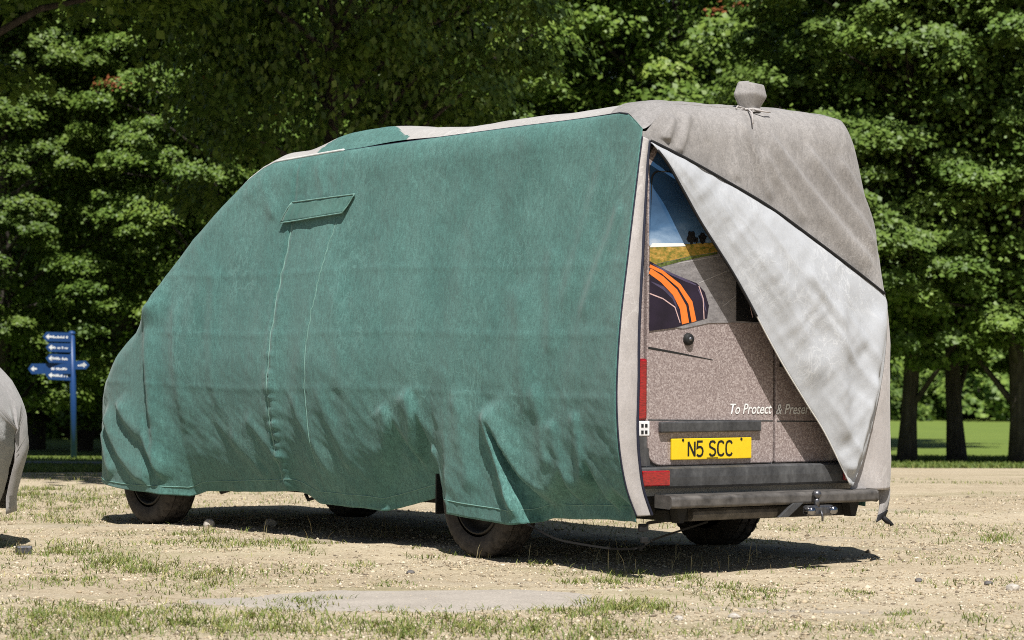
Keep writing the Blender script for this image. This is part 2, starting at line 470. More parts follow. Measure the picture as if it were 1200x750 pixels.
# ------------------------------------------------------------------ van frame
VAN = (0.6265, 15.38, 0.0); YAW = 0.6537           # rear left ground corner; local x = across, y = forward
def van_local(x, y):
    dx, dy = x - VAN[0], y - VAN[1]
    return dx * math.cos(YAW) + dy * math.sin(YAW), -dx * math.sin(YAW) + dy * math.cos(YAW)

van = empty("panel_van", VAN, YAW)
tag(van, "panel van with gravel photograph on its rear doors, under the green cover", "van")

# body shell: sections along y
def van_section(wl, zt, zb=.40, r=.16):
    pts = [(wl + .02, zb), (wl, zb + .12), (wl, 1.1), (wl + .06, 1.7), (wl + .10, zt - r), (wl + .10 + r * .3, zt - r * .3), (wl + .10 + r, zt)]
    return pts + [(1.70 - x, z) for x, z in reversed(pts)]
secs = [(.035, .055, 2.26), (.30, .06, 2.27), (.45, .16, 2.27), (2.0, .16, 2.27), (3.4, .16, 2.22), (3.75, .18, 2.12), (4.25, .18, 1.74), (4.75, .2, 1.28), (5.2, .22, 1.12), (5.5, .28, .98), (5.72, .5, .80)]
V = []; F = []
for s, wl, zt in secs:
    q = van_section(wl, zt, .40, .12)
    V += [(x, s, min(z, zt)) for x, z in q]
n = 14
for i in range(len(secs) - 1):
    for j in range(n): F.append((i * n + j, i * n + (j + 1) % n, (i + 1) * n + (j + 1) % n, (i + 1) * n + j))
F += [tuple(range(n)), tuple((len(secs) - 1) * n + j for j in range(n - 1, -1, -1))]
mesh("body", V, F, M['body'], van)
mb = MB(); mb.box(.25, 1.75, .25, 5.3, .30, .44); mb.box(.35, .6, .1, 5.0, .26, .32); mb.box(1.4, 1.65, .1, 5.0, .26, .32)
mb.tube([(.05 + .25, 1.44, .33), (1.7, 1.44, .33)], .06, 10); mb.build("chassis", M['under'], van)

# rear doors (plane y = 0, proud of the body end)
def door_poly(x0, x1, z0, z1, rl, rr_, n=6, rb=.06):
    P = []
    def arc(cx, cz, r, a0, a1):
        for i in range(n + 1):
            a = math.radians(a0 + (a1 - a0) * i / n); P.append((cx + r * math.cos(a), cz + r * math.sin(a)))
    arc(x1 - rb, z0 + rb, rb, -90, 0); arc(x1 - rr_, z1 - rr_, rr_, 0, 90); arc(x0 + rl, z1 - rl, rl, 90, 180); arc(x0 + .10, z0 + .10, .10, 180, 270)
    return P
mb = MB(); mb.prism(door_poly(.10, .991, .560, 2.27, .14, .02, rb=.012), 0.0, .034)
dl = mb.build("rear_door", M['gravelprint'], van, bevel=.006); dl["label"] = "rear door with printed road scene and yellow number plate"
mb = MB(); q = door_poly(.10, .991, .560, 2.27, .14, .02, rb=.012); mb.prism([(1 + (1 - x) * .77 - .13 * max(0, min(1, (z - 1.2) / 1.1)) * (1 - x), z) for x, z in reversed(q)], 0.0, .034)
dr = mb.build("rear_door", M['gravelprint'], van, bevel=.006)
# rear corner pillars beside the doors
for sgn in (0, 1):
    mb = MB(); x0, x1 = (.035, .092) if sgn == 0 else (1.70, 1.74)
    mb.box(x0, x1, .012, .2, .56, 1.55); mb.build("corner_pillar", M['gravelprint'], van, bevel=.01)

# window with printed film, set in the door
y_p = -.003
def poly_face(name, pts, mat_, y, parent):
    return mesh(name, [(x, y, z) for x, z in pts], [tuple(range(len(pts)))], mat_, parent)
wq = door_poly(.125, .93, 1.60, 2.095, .05, .05, rb=.05)
o = poly_face("window_seal", [(.5275 + (x - .5275) * 1.022, 1.85 + (z - 1.85) * 1.03) for x, z in wq], M['seal'], -.0015, dl)
HOR = [(.108, 1.708), (.28, 1.717), (.578, 1.738), (.93, 1.755)]
FB = [(.108, 1.600), (.163, 1.616), (.339, 1.651), (.578, 1.688), (.93, 1.735)]
top = [(x, z) for x, z in wq if z > 1.9]
skyp = poly_face("window", HOR + top, M['skyprint'], -.004, dl)
poly_face("print_sky_border", HOR + [(.985, 1.755), (.985, 2.25), (.25, 2.25), (.16, 2.2), (.108, 2.12)], M['skyprint'], -.0008, dl)
poly_face("print_field", HOR[::-1] + FB, M['fieldprint'], -.0048, dl)
RE = [(.108, 1.300), (.342, 1.278), (.521, 1.309), (.714, 1.313), (.98, 1.307)]
poly_face("print_road", FB[:1] + [(.108, 1.30)] + RE[1:] + [(.98, 1.74)] + FB[::-1][:-1], M['roadprint'], -.0042, dl)
poly_face("print_shed_roof", [(.108, 1.700), (.357, 1.712), (.339, 1.728), (.125, 1.722)], M['white'], -.0056, dl)
for cx, cz, r in ((.395, 1.758, .030), (.472, 1.757, .026), (.43, 1.745, .014)):
    pts = [(cx + r * (1 + .25 * math.sin(5 * a + cx * 40)) * math.cos(a), cz + r * 1.15 * (1 + .2 * math.sin(7 * a)) * math.sin(a)) for a in np.linspace(0, 2 * math.pi, 18, endpoint=False)]
    poly_face("print_tree", pts, M['leafprint'] if 'leafprint' in M else M['black'], -.006, dl)
poly_face("print_verge", [(.108, 1.598), (.163, 1.614), (.339, 1.649), (.578, 1.686), (.578, 1.676), (.339, 1.634), (.163, 1.594), (.108, 1.578)], M['verge'], -.0052, dl)
for x1_, z1_, x2_, z2_ in ((.30, 1.62, .80, 1.70), (.45, 1.52, .86, 1.66), (.62, 1.40, .95, 1.60)):
    V, F = ribbon([(x1_, z1_), (x2_, z2_)], [.005, .002], -.0050); mesh("print_road_line", V, F, M['pale_road'], dl)
CAR = [(.108, 1.628), (.193, 1.594), (.281, 1.56), (.358, 1.539), (.435, 1.518), (.489, 1.474), (.52, 1.402), (.508, 1.334), (.401, 1.31), (.283, 1.282), (.108, 1.263)]
poly_face("print_covered_car", CAR, M['purple'], -.0056, dl)
for pts, wd in (([(.108, 1.577), (.193, 1.534), (.282, 1.468), (.338, 1.39), (.356, 1.305)], [.030, .034, .040, .046, .05]),
                ([(.108, 1.603), (.193, 1.573), (.311, 1.502), (.389, 1.414), (.415, 1.315)], [.016, .018, .024, .03, .034])):
    V, F = ribbon(pts, wd, -.0068); mesh("print_stripe", V, F, M['orange'], dl)
for pts, wd in (([(.13, 1.612), (.25, 1.565), (.36, 1.531), (.43, 1.508)], [.006, .012, .014, .004]), ([(.44, 1.49), (.475, 1.44), (.50, 1.37)], [.004, .012, .004]), ([(.12, 1.52), (.2, 1.49), (.27, 1.44), (.30, 1.38)], [.004, .016, .016, .004])):
    V, F = ribbon(pts, wd, -.0062); mesh("print_sheen", V, F, M['sheen'], dl)
for pts in ([(.108, 1.459), (.2, 1.433), (.282, 1.39), (.318, 1.309)], [(.447, 1.504), (.478, 1.437), (.485, 1.329)]):
    V, F = ribbon(pts, .006, -.0068); mesh("print_outline", V, F, M['pink'], dl)
poly_face("print_covered_car", [(.712, 1.535), (.749, 1.546), (.823, 1.474), (.885, 1.388), (.929, 1.315), (.714, 1.322)], M['black'], -.0056, dl)
V, F = ribbon([(.749, 1.533), (.799, 1.442), (.83, 1.342)], .006, -.0068); mesh("print_outline", V, F, M['pink'], dl)
# crease shade painted as flat dark strips, lock, latch, plate lamp bar
V, F = ribbon([(.105, 1.176), (.3, 1.150), (.555, 1.113)], [.012, .010, .004], -.0012); mesh("crease_shade_line", V, F, M['seal'], dl)
V, F = ribbon([(.105, .800), (.55, .792), (.985, .786)], .007, -.0012); mesh("crease_shade_line", V, F, M['trim'], dl)
V, F = ribbon([(1.015, .784), (1.35, .779), (1.72, .775)], .007, -.0012); mesh("crease_shade_line", V, F, M['trim'], dr)
mb = MB(); mb.lathe([(.0, -.022), (.024, -.022), (.030, -.014), (.034, .0)], 20, 'Z'); 
lk = mb.build("lock", M['seal'], dl, True); lk.rotation_euler = (math.radians(90), 0, 0); lk.location = (.378, -.002, 1.222); lk.scale = (1, 1, -1)
mb = MB(); mb.lathe([(0, -.026), (.011, -.026), (.012, -.02)], 14, 'Z'); c = mb.build("lock_barrel", M['steel'], lk, True); c.location = (0, 0, -.0)
mb = MB(); mb.box(.175, .880, -.030, .0, .732, .790); mb.build("handle_bar", M['trim'], dl, bevel=.008)
mb = MB(); mb.box(1.03, 1.12, -.028, 0, 1.075, 1.105); mb.build("latch", M['seal'], dr, bevel=.006)
for z in (.70,):
    mb = MB(); mb.box(.086, .112, -.012, .02, z - .05, z + .05); mb.build("hinge", M['gravelprint'], dl, bevel=.004)

# number plate
plate = None
mb = MB(); mb.box(.258, .820, -.016, -.002, .588, .700); plate = mb.build("number_plate", M['plate'], dl, bevel=.004); plate["label"] = "yellow number plate reading N5 SCC"
GL = {
 'N': [[(0, 0), (0, 1)], [(0, 1), (.62, 0)], [(.62, 0), (.62, 1)]],
 '5': [[(.58, 1), (.08, 1), (.04, .56), (.2, .62), (.4, .62), (.56, .5), (.6, .32), (.54, .12), (.38, 0), (.18, 0), (0, .1)]],
 'S': [[(.58, .86), (.46, .98), (.3, 1), (.12, .96), (.02, .8), (.06, .62), (.3, .52), (.54, .42), (.6, .24), (.5, .06), (.3, 0), (.12, .03), (0, .16)]],
 'C': [[(.6, .82), (.5, .96), (.32, 1), (.12, .94), (.02, .76), (0, .5), (.02, .24), (.12, .06), (.32, 0), (.5, .04), (.6, .18)]],
}
x = .372
for ch in "N5 SCC":
    if ch == ' ': x += .030; continue
    for j, st in enumerate(GL[ch]):
        V, F = ribbon([(x + a_ * .070, .607 + b_ * .076) for a_, b_ in st], .0115, -.0175 - .0006 * j)
        mesh("character", V, F, M['black'], plate)
    x += .0585
V, F = ribbon([(.50, .5955), (.58, .5955)], .004, -.0175); mesh("maker_line", V, F, M['black'], plate)
for bx_ in (.335, .745):
    mb = MB(); mb.lathe([(0, -.02), (.006, -.02), (.008, -.016)], 10, 'Z'); s_ = mb.build("screw", M['black'], plate); s_.rotation_euler = (math.radians(90), 0, 0); s_.location = (bx_, 0, .692); s_.scale = (1, 1, -1)

# slogan on the doors, sheared lettering turned into a mesh
def lettering(txt, size, x, z, y, parent, mat_, shear=.28, xs=1.0, name="slogan"):
    cu = bpy.data.curves.new("slogan_curve", 'FONT'); cu.body = txt; cu.size = size; cu.shear = shear; cu.resolution_u = 3
    cu.space_character = 1.0; cu.offset = .0006
    tmp = bpy.data.objects.new("slogan_tmp", cu); COL.objects.link(tmp)
    dg = bpy.context.evaluated_depsgraph_get()
    me = bpy.data.meshes.new_from_object(tmp.evaluated_get(dg))
    bpy.data.objects.remove(tmp); bpy.data.curves.remove(cu)
    for v_ in me.vertices:
        X_, Y_, _ = v_.co; v_.co = (x + X_ * xs, y, z + Y_)
    me.materials.clear()
    return link(name, me, parent, mat_)
lettering("To Protect", .079, .665, .826, -.0035, dl, M['white'], xs=.86)
lettering("& Preserve", .079, 1.003, .822, -.0035, dr, M['white'], xs=.86)

# tail lamps, bumper, step, tow hitch
for side in (0, 1):
    g = lambda a_: a_ if side == 0 else 1.76 - a_
    mb = MB(); xa, xb = sorted((g(.03), g(.088))); mb.box(xa, xb, -.018, .05, .80, 1.12)
    tl = mb.build("tail_light", M['red'], van, bevel=.012)
    mb = MB(); mb.box(xa, xb + (.02 if side == 0 else 0), -.016, .05, .715, .795); rv = mb.build("reversing_light", M['clear'], van, bevel=.006)
    for i in range(2):
        for j in range(2):
            mb = MB(); mb.box(xa + .018 + .026 * i, xa + .034 + .026 * i, -.018, -.012, .728 + .034 * j, .746 + .034 * j); mb.build("lamp_socket", M['seal'], rv)
# bumper: swept profile across the van with wrapped ends
prof = [(.015, .555), (-.055, .553), (-.068, .545), (-.072, .50), (-.070, .455), (-.060, .442), (.015, .44)]
def sweep(name, prof, path_, mat_, bevel=0):
    V = []; n_ = len(prof)
    for (x0, y0, dx) in path_:
        for (py, pz) in prof: V.append((x0 + dx * py, y0 + py * (1 - abs(dx)), pz))
    F = []
    for i in range(len(path_) - 1):
        for j in range(n_): F.append((i * n_ + j, i * n_ + (j + 1) % n_, (i + 1) * n_ + (j + 1) % n_, (i + 1) * n_ + j))
    F += [tuple(range(n_)), tuple((len(path_) - 1) * n_ + j for j in range(n_ - 1, -1, -1))]
    return mesh(name, V, F, mat_, van)
bp = sweep("bumper", prof, [(.11, .20, .9), (.075, .10, .9), (.055, .05, .75), (.075, .015, .4), (.13, 0, 0), (1.56, 0, 0), (1.62, .015, -.4), (1.66, .05, -.75), (1.67, .12, -.9), (1.67, .45, -.9)], M['trim'])
mb = MB(); mb.prism([(.035, .52), (.055, .56), (.115, .56), (.105, .62), (.092, .72), (.035, .72)], -.012, .09); mb.build("bumper_corner", M['trim'], bp)
mb = MB(); mb.prism([(1.68, .52), (1.68, .72), (1.625, .72), (1.61, .62), (1.60, .56), (1.66, .56)], -.012, .09); mb.build("bumper_corner", M['trim'], bp)
for xa, xb in ((.010, .195), (1.44, 1.57)):
    mb = MB(); mb.box(xa, xb, -.080, -.01, .458, .538); mb.build("reflector", M['red'], bp, bevel=.006)
mb = MB(); mb.box(.14, 1.62, .05, .25, .30, .45); mb.build("bumper_valance", M['under'], bp, bevel=.03)
# tow step (tapered plank)
V = []; F = []
pr = [(-.045, .412), (-.172, .408), (-.186, .396), (-.186, .352), (-.172, .343), (-.045, .347)]
stn = [(.115, .86), (.14, .97), (.2, 1), (1.5, 1), (1.575, .97), (1.605, .86)]
for x_, k_ in stn:
    for (py, pz) in pr: V.append((x_, -.115 + (py + .115) * k_, .379 + (pz - .379) * k_ - (.006 if .2 < x_ < 1.5 else 0)))
for i in range(len(stn) - 1):
    for j in range(6): F.append((i * 6 + j, i * 6 + (j + 1) % 6, (i + 1) * 6 + (j + 1) % 6, (i + 1) * 6 + j))
F += [tuple(range(6)), tuple((len(stn) - 1) * 6 + j for j in range(5, -1, -1))]
st = mesh("tow_step", V, F, M['towstep'], van); bv = st.modifiers.new("bevel", 'BEVEL'); bv.width = .008; bv.segments = 2
st["label"] = "worn grey metal step below the rear bumper"
mb = MB(); mb.box(.20, 1.52, -.03, .05, .265, .330); mb.build("cross_beam", M['under'], st, bevel=.008)
mb = MB(); mb.tube([(.36, -.04, .30), (.72, -.04, .302), (.95, -.05, .302)], .034, 12); mb.build("exhaust_pipe", M['towstep'], van)
for xx in (.22, 1.46):
    mb = MB(); mb.prism([(xx, .35), (xx + .08, .35), (xx + .05, .262), (xx + .02, .262)], -.10, -.04); mb.build("bracket", M['under'], st)
mb = MB(); mb.prism([(.86, .278), (.93, .278), (1.04, .352), (.965, .352)], -.19, -.17); mb.build("gusset", M['trim'], st, bevel=.003)
hi = empty("tow_hitch", (0, 0, 0)); hi.parent = van
mb = MB(); mb.box(1.03, 1.22, -.235, -.185, .282, .338); mb.build("hitch_body", M['steel'], hi, bevel=.012)
mb = MB(); mb.tube([(1.11, -.215, .33), (1.11, -.215, .36), (1.11, -.215, .375)], [.02, .014, .014], 12)
mb.lathe([(.0, .372), (.016, .376), (.025, .390), (.025, .402), (.016, .416), (0, .420)], 16, 'Z')
nb = len(mb.v) - 6 * 16
mb.v = mb.v[:nb] + [(x_ + 1.11, y_ - .215, z_) for x_, y_, z_ in mb.v[nb:]]
mb.build("tow_ball", M['steel'], hi, True)
for xx in (1.045, 1.205):
    mb = MB(); mb.lathe([(0, -.03), (.02, -.028), (.022, 0), (.022, .02)], 14, 'Z'); k_ = mb.build("bolt_head", M['chrome'], hi, True); k_.rotation_euler = (math.radians(90), 0, 0); k_.location = (xx, -.23, .31); k_.scale = (1, 1, -1)
mb = MB(); mb.tube([(1.12, -.24, .31), (1.12, -.25, .275), (1.13, -.24, .255)], .006, 8); mb.build("safety_ring", M['steel'], hi, True)

# wheels
def tyre_mod(i, j): 
    return 0.0
def make_wheel(parent, x, y, out):
    wv = empty("wheel", (x, y, .328)); wv.parent = parent
    h = .108; R0 = .333
    prof = [(.215, -h + .015), (.235, -h + .002), (.28, -h - .004), (.305, -h + .004), (.324, -h + .018), (R0, -h + .040)]
    prof += [(R0, -.066), (R0 - .009, -.064), (R0 - .009, -.056), (R0, -.054), (R0, -.010), (R0 - .009, -.008), (R0 - .009, .008), (R0, .010),
             (R0, .054), (R0 - .009, .056), (R0 - .009, .064), (R0, .066)]
    prof += [(R0, h - .040), (.324, h - .018), (.305, h - .004), (.28, h + .004), (.235, h - .002), (.215, h - .015)]
    n_ = len(prof)
    mb = MB()
    def md(i, j):
        r_, a_ = prof[i]
        if r_ > .32 and (j + (i % 5)) % 5 == 0: return -.016
        return 0.0
    mb.lathe(prof, 144, 'X', md)
    o = mb.build("tyre", M['tyre'], wv, True)
    e_ = o.modifiers.new("split", 'EDGE_SPLIT'); e_.split_angle = math.radians(35)
    mb = MB(); s_ = out
    mb.lathe([(.218, -s_ * .09), (.205, s_ * .075), (.200, s_ * .095), (.190, s_ * .095), (.175, s_ * .05), (.10, s_ * .035), (.085, s_ * .075), (.0, s_ * .08)], 40, 'X')
    rm = mb.build("rim", M['rim'], wv, True)
    mb = MB()
    for q in range(6):
        c_ = q * math.pi / 3; mb.tube([(s_ * .04, .07 * math.cos(c_) * 1.6, .07 * math.sin(c_) * 1.6), (s_ * .062, .07 * math.cos(c_) * 1.6, .07 * math.sin(c_) * 1.6)], .011, 6)
    mb.build("wheel_nuts", M['steel'], rm)["kind"] = "stuff"
    return wv
for (xx, yy_, o_) in ((.16, 1.43, -1), (1.80, 1.38, 1), (.16, 5.03, -1), (1.70, 5.03, 1)): make_wheel(van, xx, yy_, o_)
# mud flap behind right rear wheel, small hooks under the sill
mb = MB(); mb.box(.10, .32, 1.86, 1.87, .22, .45); mb.build("mud_flap", M['seal'], van)
for s_ in (3.25, 4.25):
    mb = MB(); mb.tube([(.22, s_, .33), (.20, s_, .25), (.18, s_ + .05, .235), (.18, s_ + .08, .27)], .012, 8); mb.build("jacking_hook", M['seal'], van)

# ------------------------------------------------------------------ the fitted cover
cover = empty("van_cover", VAN, YAW)
tag(cover, "green and grey fabric cover draped over the van, rear flap unzipped", "cover")

S_R = lambda z: np.interp(z, [.3, .4, 1.2, 1.7, 2.3, 2.45], [-.09, -.09, -.09, -.075, -.045, -.035])
BL = np.array([(0.015, -0.046, 2.271), (-0.02, -0.055, 2.092), (-0.103, -0.077, 1.648), (-0.16, -0.087, 1.296), (-0.183, -0.09, 0.989), (-0.176, -0.09, 0.77), (-0.152, -0.09, 0.595), (-0.111, -0.09, 0.441), (-0.047, -0.09, 0.307)])[::-1]
BR = np.array([(0.06, -0.047, 2.251), (0.038, -0.055, 2.094), (-0.006, -0.076, 1.65), (-0.035, -0.087, 1.297), (-0.041, -0.09, 0.989), (-0.045, -0.09, 0.769), (-0.032, -0.09, 0.593), (-0.002, -0.09, 0.438), (0.056, -0.09, 0.309)])[::-1]
def smooth_curve(tab, n):
    """Catmull style resample of a table ordered by z"""
    tt = np.linspace(0, len(tab) - 1, n); out = []
    for q in tt:
        i = int(min(q, len(tab) - 2)); f = q - i
        p0 = tab[max(i - 1, 0)]; p1 = tab[i]; p2 = tab[i + 1]; p3 = tab[min(i + 2, len(tab) - 1)]
        out.append(.5 * ((2 * p1) + (p2 - p0) * f + (2 * p0 - 5 * p1 + 4 * p2 - p3) * f * f + (3 * p1 - p0 - 3 * p2 + p3) * f ** 3))
    return np.array(out)
BLs = smooth_curve(BL, 80)

ZT = ([-.06, 0, .06, .12, .23, 1.15, 2.2, 2.85, 3.15, 3.66, 3.79, 3.94, 4.19, 4.49, 4.75, 4.95, 5.08, 5.35, 5.53, 5.7, 6.1], [2.28, 2.315, 2.36, 2.40, 2.415, 2.40, 2.372, 2.352, 2.338, 2.312, 2.28, 2.22, 2.075, 1.88, 1.66, 1.42, 1.28, 1.14, 1.01, .95, .90])
HEM = ([-1, 0, .28, .80, .92, 1.0, 1.66, 1.72, 1.82, 2.10, 2.41, 3.10, 3.25, 3.35, 4.40, 4.55, 5.0, 5.5, 9], [.275, .275, .270, .245, .215, .205, .235, .30, .345, .28, .21, .225, .27, .285, .24, .200, .225, .265, .29])
L_ST = 4.9
def plan(p):
    """perimeter length p -> (x, y, nx, ny, signed side s) ; left side, front, right side"""
    p = np.asarray(p, float)
    fl = 2.75                                               # nominal length of the front curve
    ph = np.clip((p - L_ST) / fl, 0, 1) * math.pi
    e = 2 / 3.0
    c, s = np.cos(ph), np.sin(ph)
    xf = .945 - .985 * np.sign(c) * np.abs(c) ** e
    yf = L_ST + 1.10 * np.abs(s) ** e
    nx = -np.sign(c) * np.abs(c) ** (2 - e); ny = np.abs(s) ** (2 - e)
    left = p <= L_ST; right = p >= L_ST + fl
    x = np.where(left, -.04, np.where(right, 1.93, xf)); y = np.where(left, p, np.where(right, 2 * L_ST + fl - p, yf))
    nx = np.where(left, -1, np.where(right, 1, nx)); ny = np.where(left | right, 0, ny)
    l = np.hypot(nx, ny); return x, y, nx / l, ny / l

def inset(z, zt):
    t_ = np.clip((z - (zt - .16)) / .16, 0, 1)
    return .135 * sstep((z - .95) / 1.5) + .075 * (1 - np.sqrt(np.clip(1 - t_ * t_, 0, 1)))

def fold(S, Z, a, b, amp, wl, wr, t0=.15, t1=.85):
    """ridge along a->b; wl / wr = softness on its two sides"""
    dx, dz = b[0] - a[0], b[1] - a[1]; L = math.hypot(dx, dz)
    t_ = ((S - a[0]) * dx + (Z - a[1]) * dz) / L / L
    d = ((S - a[0]) * dz - (Z - a[1]) * dx) / L
    pr_ = np.where(d < 0, np.exp(-(d / wl) ** 2), np.exp(-(d / wr) ** 2))
    env = sstep(t_ / max(t0, 1e-3)) * sstep((1 - t_) / max(1 - t1, 1e-3))
    return amp * pr_ * env

def tuck(S, Z):
    """cloth pulled inwards towards the sill between the wheels"""
    jag = (.05 * vnoise(S * 4.3, S * 0 + 1.5, 5) + .03 * vnoise(S * 11, S * 0 + 3.5, 6)) * np.clip((S - .8) / .3, .25, 1)
    ztop = np.interp(S, [0, .12, .20, .33, .37, .50, .55, .72, .86, 1.2, 1.70, 1.80, 1.90, 2.0, 2.15, 2.3, 2.5, 2.8, 3.1, 3.35, 3.7, 4.0, 4.35, 4.55, 4.7, 6],
                     [.38, .46, .40, .60, .50, .42, .54, .40, .44, .44, .50, .62, .80, .62, .78, .60, .52, .55, .62, .70, .60, .62, .52, .34, .2, .2]) + jag
    dep = np.interp(S, [0, .1, 1.2, 1.66, 1.72, 1.85, 2.3, 2.45, 3.0, 3.2, 4.3, 4.5, 4.62, 6], [.04, .09, .10, .12, .10, .12, .06, .015, .01, .02, .02, .01, 0, 0])
    # billow over the rear wheel: a slanted crease on its rear side, an upright one on its front side
    sl = .90 + (Z - .21) * .50; sf_ = 1.70 + (Z - .25) * .16
    off = sstep((S - sl) / .045 + .5) * sstep((sf_ - S) / .045 + .5)
    dep = dep * (1 - off)
    ztop = ztop + .34 * np.exp(-((S - sl) / .085) ** 2) * (S < sl + .05)
    soft = np.interp(S, [0, .9, 1.7, 2.2, 2.6, 6], [.09, .12, .16, .18, .36, .36])
    lowc = np.interp(S, [0, .9, 1.0, 1.6, 1.75, 4.5, 4.75, 6], [.05, .05, .02, .02, .15, .17, .02, 0])
    return dep * sstep((ztop - Z) / soft) + lowc * np.clip((1.15 - Z) / .9, 0, 1) ** 2

def side_disp(p, S, Z):
    D_ = -tuck(S, Z)
    fd = [((1.22, .86), (.93, .22), .045, .05, .16), ((1.80, .62), (1.72, .25), .03, .08, .05), ((1.98, .95), (1.85, .45), .03, .10, .045),
          ((2.25, .85), (2.08, .45), .02, .08, .05), ((.62, .80), (.50, .40), .018, .06, .05), ((.40, .85), (.34, .42), .018, .05, .04), ((.75, 1.0), (.66, .5), .014, .05, .06),
          ((4.86, 1.30), (4.70, .30), .015, .05, .12), ((5.28, .74), (4.85, .24), .034, .022, .09), ((5.08, .82), (4.66, .28), .034, .025, .08), ((5.35, .62), (5.12, .30), .02, .05, .05),
          ((3.92, 2.17), (3.42, 1.93), .005, .035, .07), ((3.75, 2.26), (3.50, 1.95), .008, .05, .05), ((3.12, 2.30), (3.0, 2.05), .008, .04, .05),
          ((.30, 2.25), (.55, 1.35), .012, .06, .09), ((.12, 1.95), (.38, 1.30), .012, .04, .06), ((.95, 1.55), (.80, .75), .014, .08, .12), ((.70, 1.75), (.62, 1.10), .010, .05, .07),
          ((4.55, 1.5), (4.42, .6), .010, .05, .07), ((4.15, 1.75), (4.05, .7), .008, .06, .06), ((2.75, 1.6), (2.55, .6), .007, .07, .09), ((1.5, .95), (1.35, .35), .012, .07, .06),
          ((2.9, .95), (2.62, .42), .010, .05, .06), ((3.75, .75), (3.35, .42), .010, .04, .05), ((3.98, .62), (3.6, .34), .010, .04, .05),((3.2,.9),(2.85,.36),.009,.04,.05)]
    for a, b, amp, wl, wr in fd: D_ = D_ + fold(S, Z, a, b, amp, wl, wr)
    # horizontal storage creases
    for zc in (1.62, 1.25, .92): D_ = D_ + .0022 * np.exp(-((Z - zc + .012 * np.sin(S * 2.1)) / .02) ** 2)
    # puckered zip seams of the access door
    s1 = np.interp(Z, [.3, .94, 1.46, 1.95], [3.46, 3.425, 3.395, 3.335]); s2 = np.interp(Z, [.3, .74, 1.2, 1.95], [3.01, 3.02, 3.0, 2.84])
    pk = np.abs(vnoise(Z * 16, S * 3, 12)) + .5 * np.abs(vnoise(Z * 34, S * 5, 13))
    lowk = sstep((1.5 - Z) / .7)
    D_ = D_ + (.034 * lowk + .008) * pk * np.exp(-((S - s1 + .02) / .06) ** 2) - .010 * np.exp(-((S - s1) / .018) ** 2) - .012 * np.exp(-((S - s1 + .20) / .10) ** 2) * sstep((1.7 - Z) / .4)
    D_ = D_ - .004 * np.exp(-((S - s2) / .014) ** 2)
    # diagonal tension crumple growing towards the ground
    a_ = S * .8 + Z * .6; c_ = -S * .6 + Z * .8
    low = sstep((1.35 - Z) / .9)
    D_ = D_ + (.0012 + .0045 * low) * ridged(a_ * 1.6, c_ * 4.6, 3, 43) + (.0008 + .0024 * low) * ridged(-a_ * 3 + c_ * 3, c_ * 8 + a_ * 3, 3, 45)
    D_ = D_ + (.004 + .004 * low) * fbm(a_ * 2.3, c_ * 6.5, 4, 41) + (.0012 + .002 * low) * fbm(a_ * 6 + 3, c_ * 19, 3, 47)
    D_ = D_ + .030 * fbm(S * 1.3, Z * .9, 2, 51) + .010 * fbm(S * 4.5 + Z, Z * .8, 2, 55)
    D_ = D_ + .045 * np.exp(-((S - 4.82) / .13) ** 2 - ((Z - 1.44) / .12) ** 2)      # the door mirror under the cloth
    D_ = D_ + fold(S, Z, (4.90, 1.46), (4.70, .30), .028, .03, .14, .05, .35)
    return D_

NP, NV = 620, 170
P_TOT = 2 * L_ST + 2.75
pp = np.concatenate([np.linspace(0, 6.4, 440), np.linspace(6.42, P_TOT, 180)]); vv = np.linspace(0, 1, NV)
PP, VV = np.meshgrid(pp, vv, indexing='ij')
x0, y0, nx, ny = plan(PP)
zt = np.interp(y0, *ZT); hem = np.where(PP < 6.2, np.interp(PP, *HEM), .29)
hem = hem + .006 * fbm(PP * 5, PP * 0, 2, 61)
Zs = hem + VV * (zt - hem)
d = np.where(PP < 6.6, side_disp(PP, PP, Zs), 0) * np.clip((6.6 - PP) / .8, 0, 1) + np.clip((PP - 5.8) / .8, 0, 1) * (.02 * fbm(PP * 2.2, Zs * 2.5, 4, 71))
d = d * np.clip((1 - VV) / .04, 0, 1) ** .5                       # taut along the roof seam
ins = inset(Zs, zt)
Px = x0 + nx * (d - ins); Py = y0 + ny * (d - ins)
# rear left edge follows the band, hanging a little loose
k = np.exp(-(PP / .42) ** 1.5)
bx_ = np.interp(Zs, BLs[:, 2], BLs[:, 0]); by_ = np.interp(Zs, BLs[:, 2], BLs[:, 1])
over = np.clip((Zs - 2.268) / .13, 0, 1)
bx_ = bx_ + .035 * over; by_ = by_ + .045 * over ** 1.5
Px = Px + k * (bx_ - (Px[0] - d[0] * 0)[None, :] - 0) ; Py = Py + k * (by_ - Py[0][None, :])
# same closing at the right rear end
k2 = np.exp(-((P_TOT - PP) / .42) ** 1.5)
Py = Py + k2 * .25
skirt = np.stack([Px, Py, Zs], -1)
sp_ = grid_obj("side_panel", skirt, M['green'], cover, thick=.004)
sp_["label"] = "green side and front cloth with wrinkled hem"

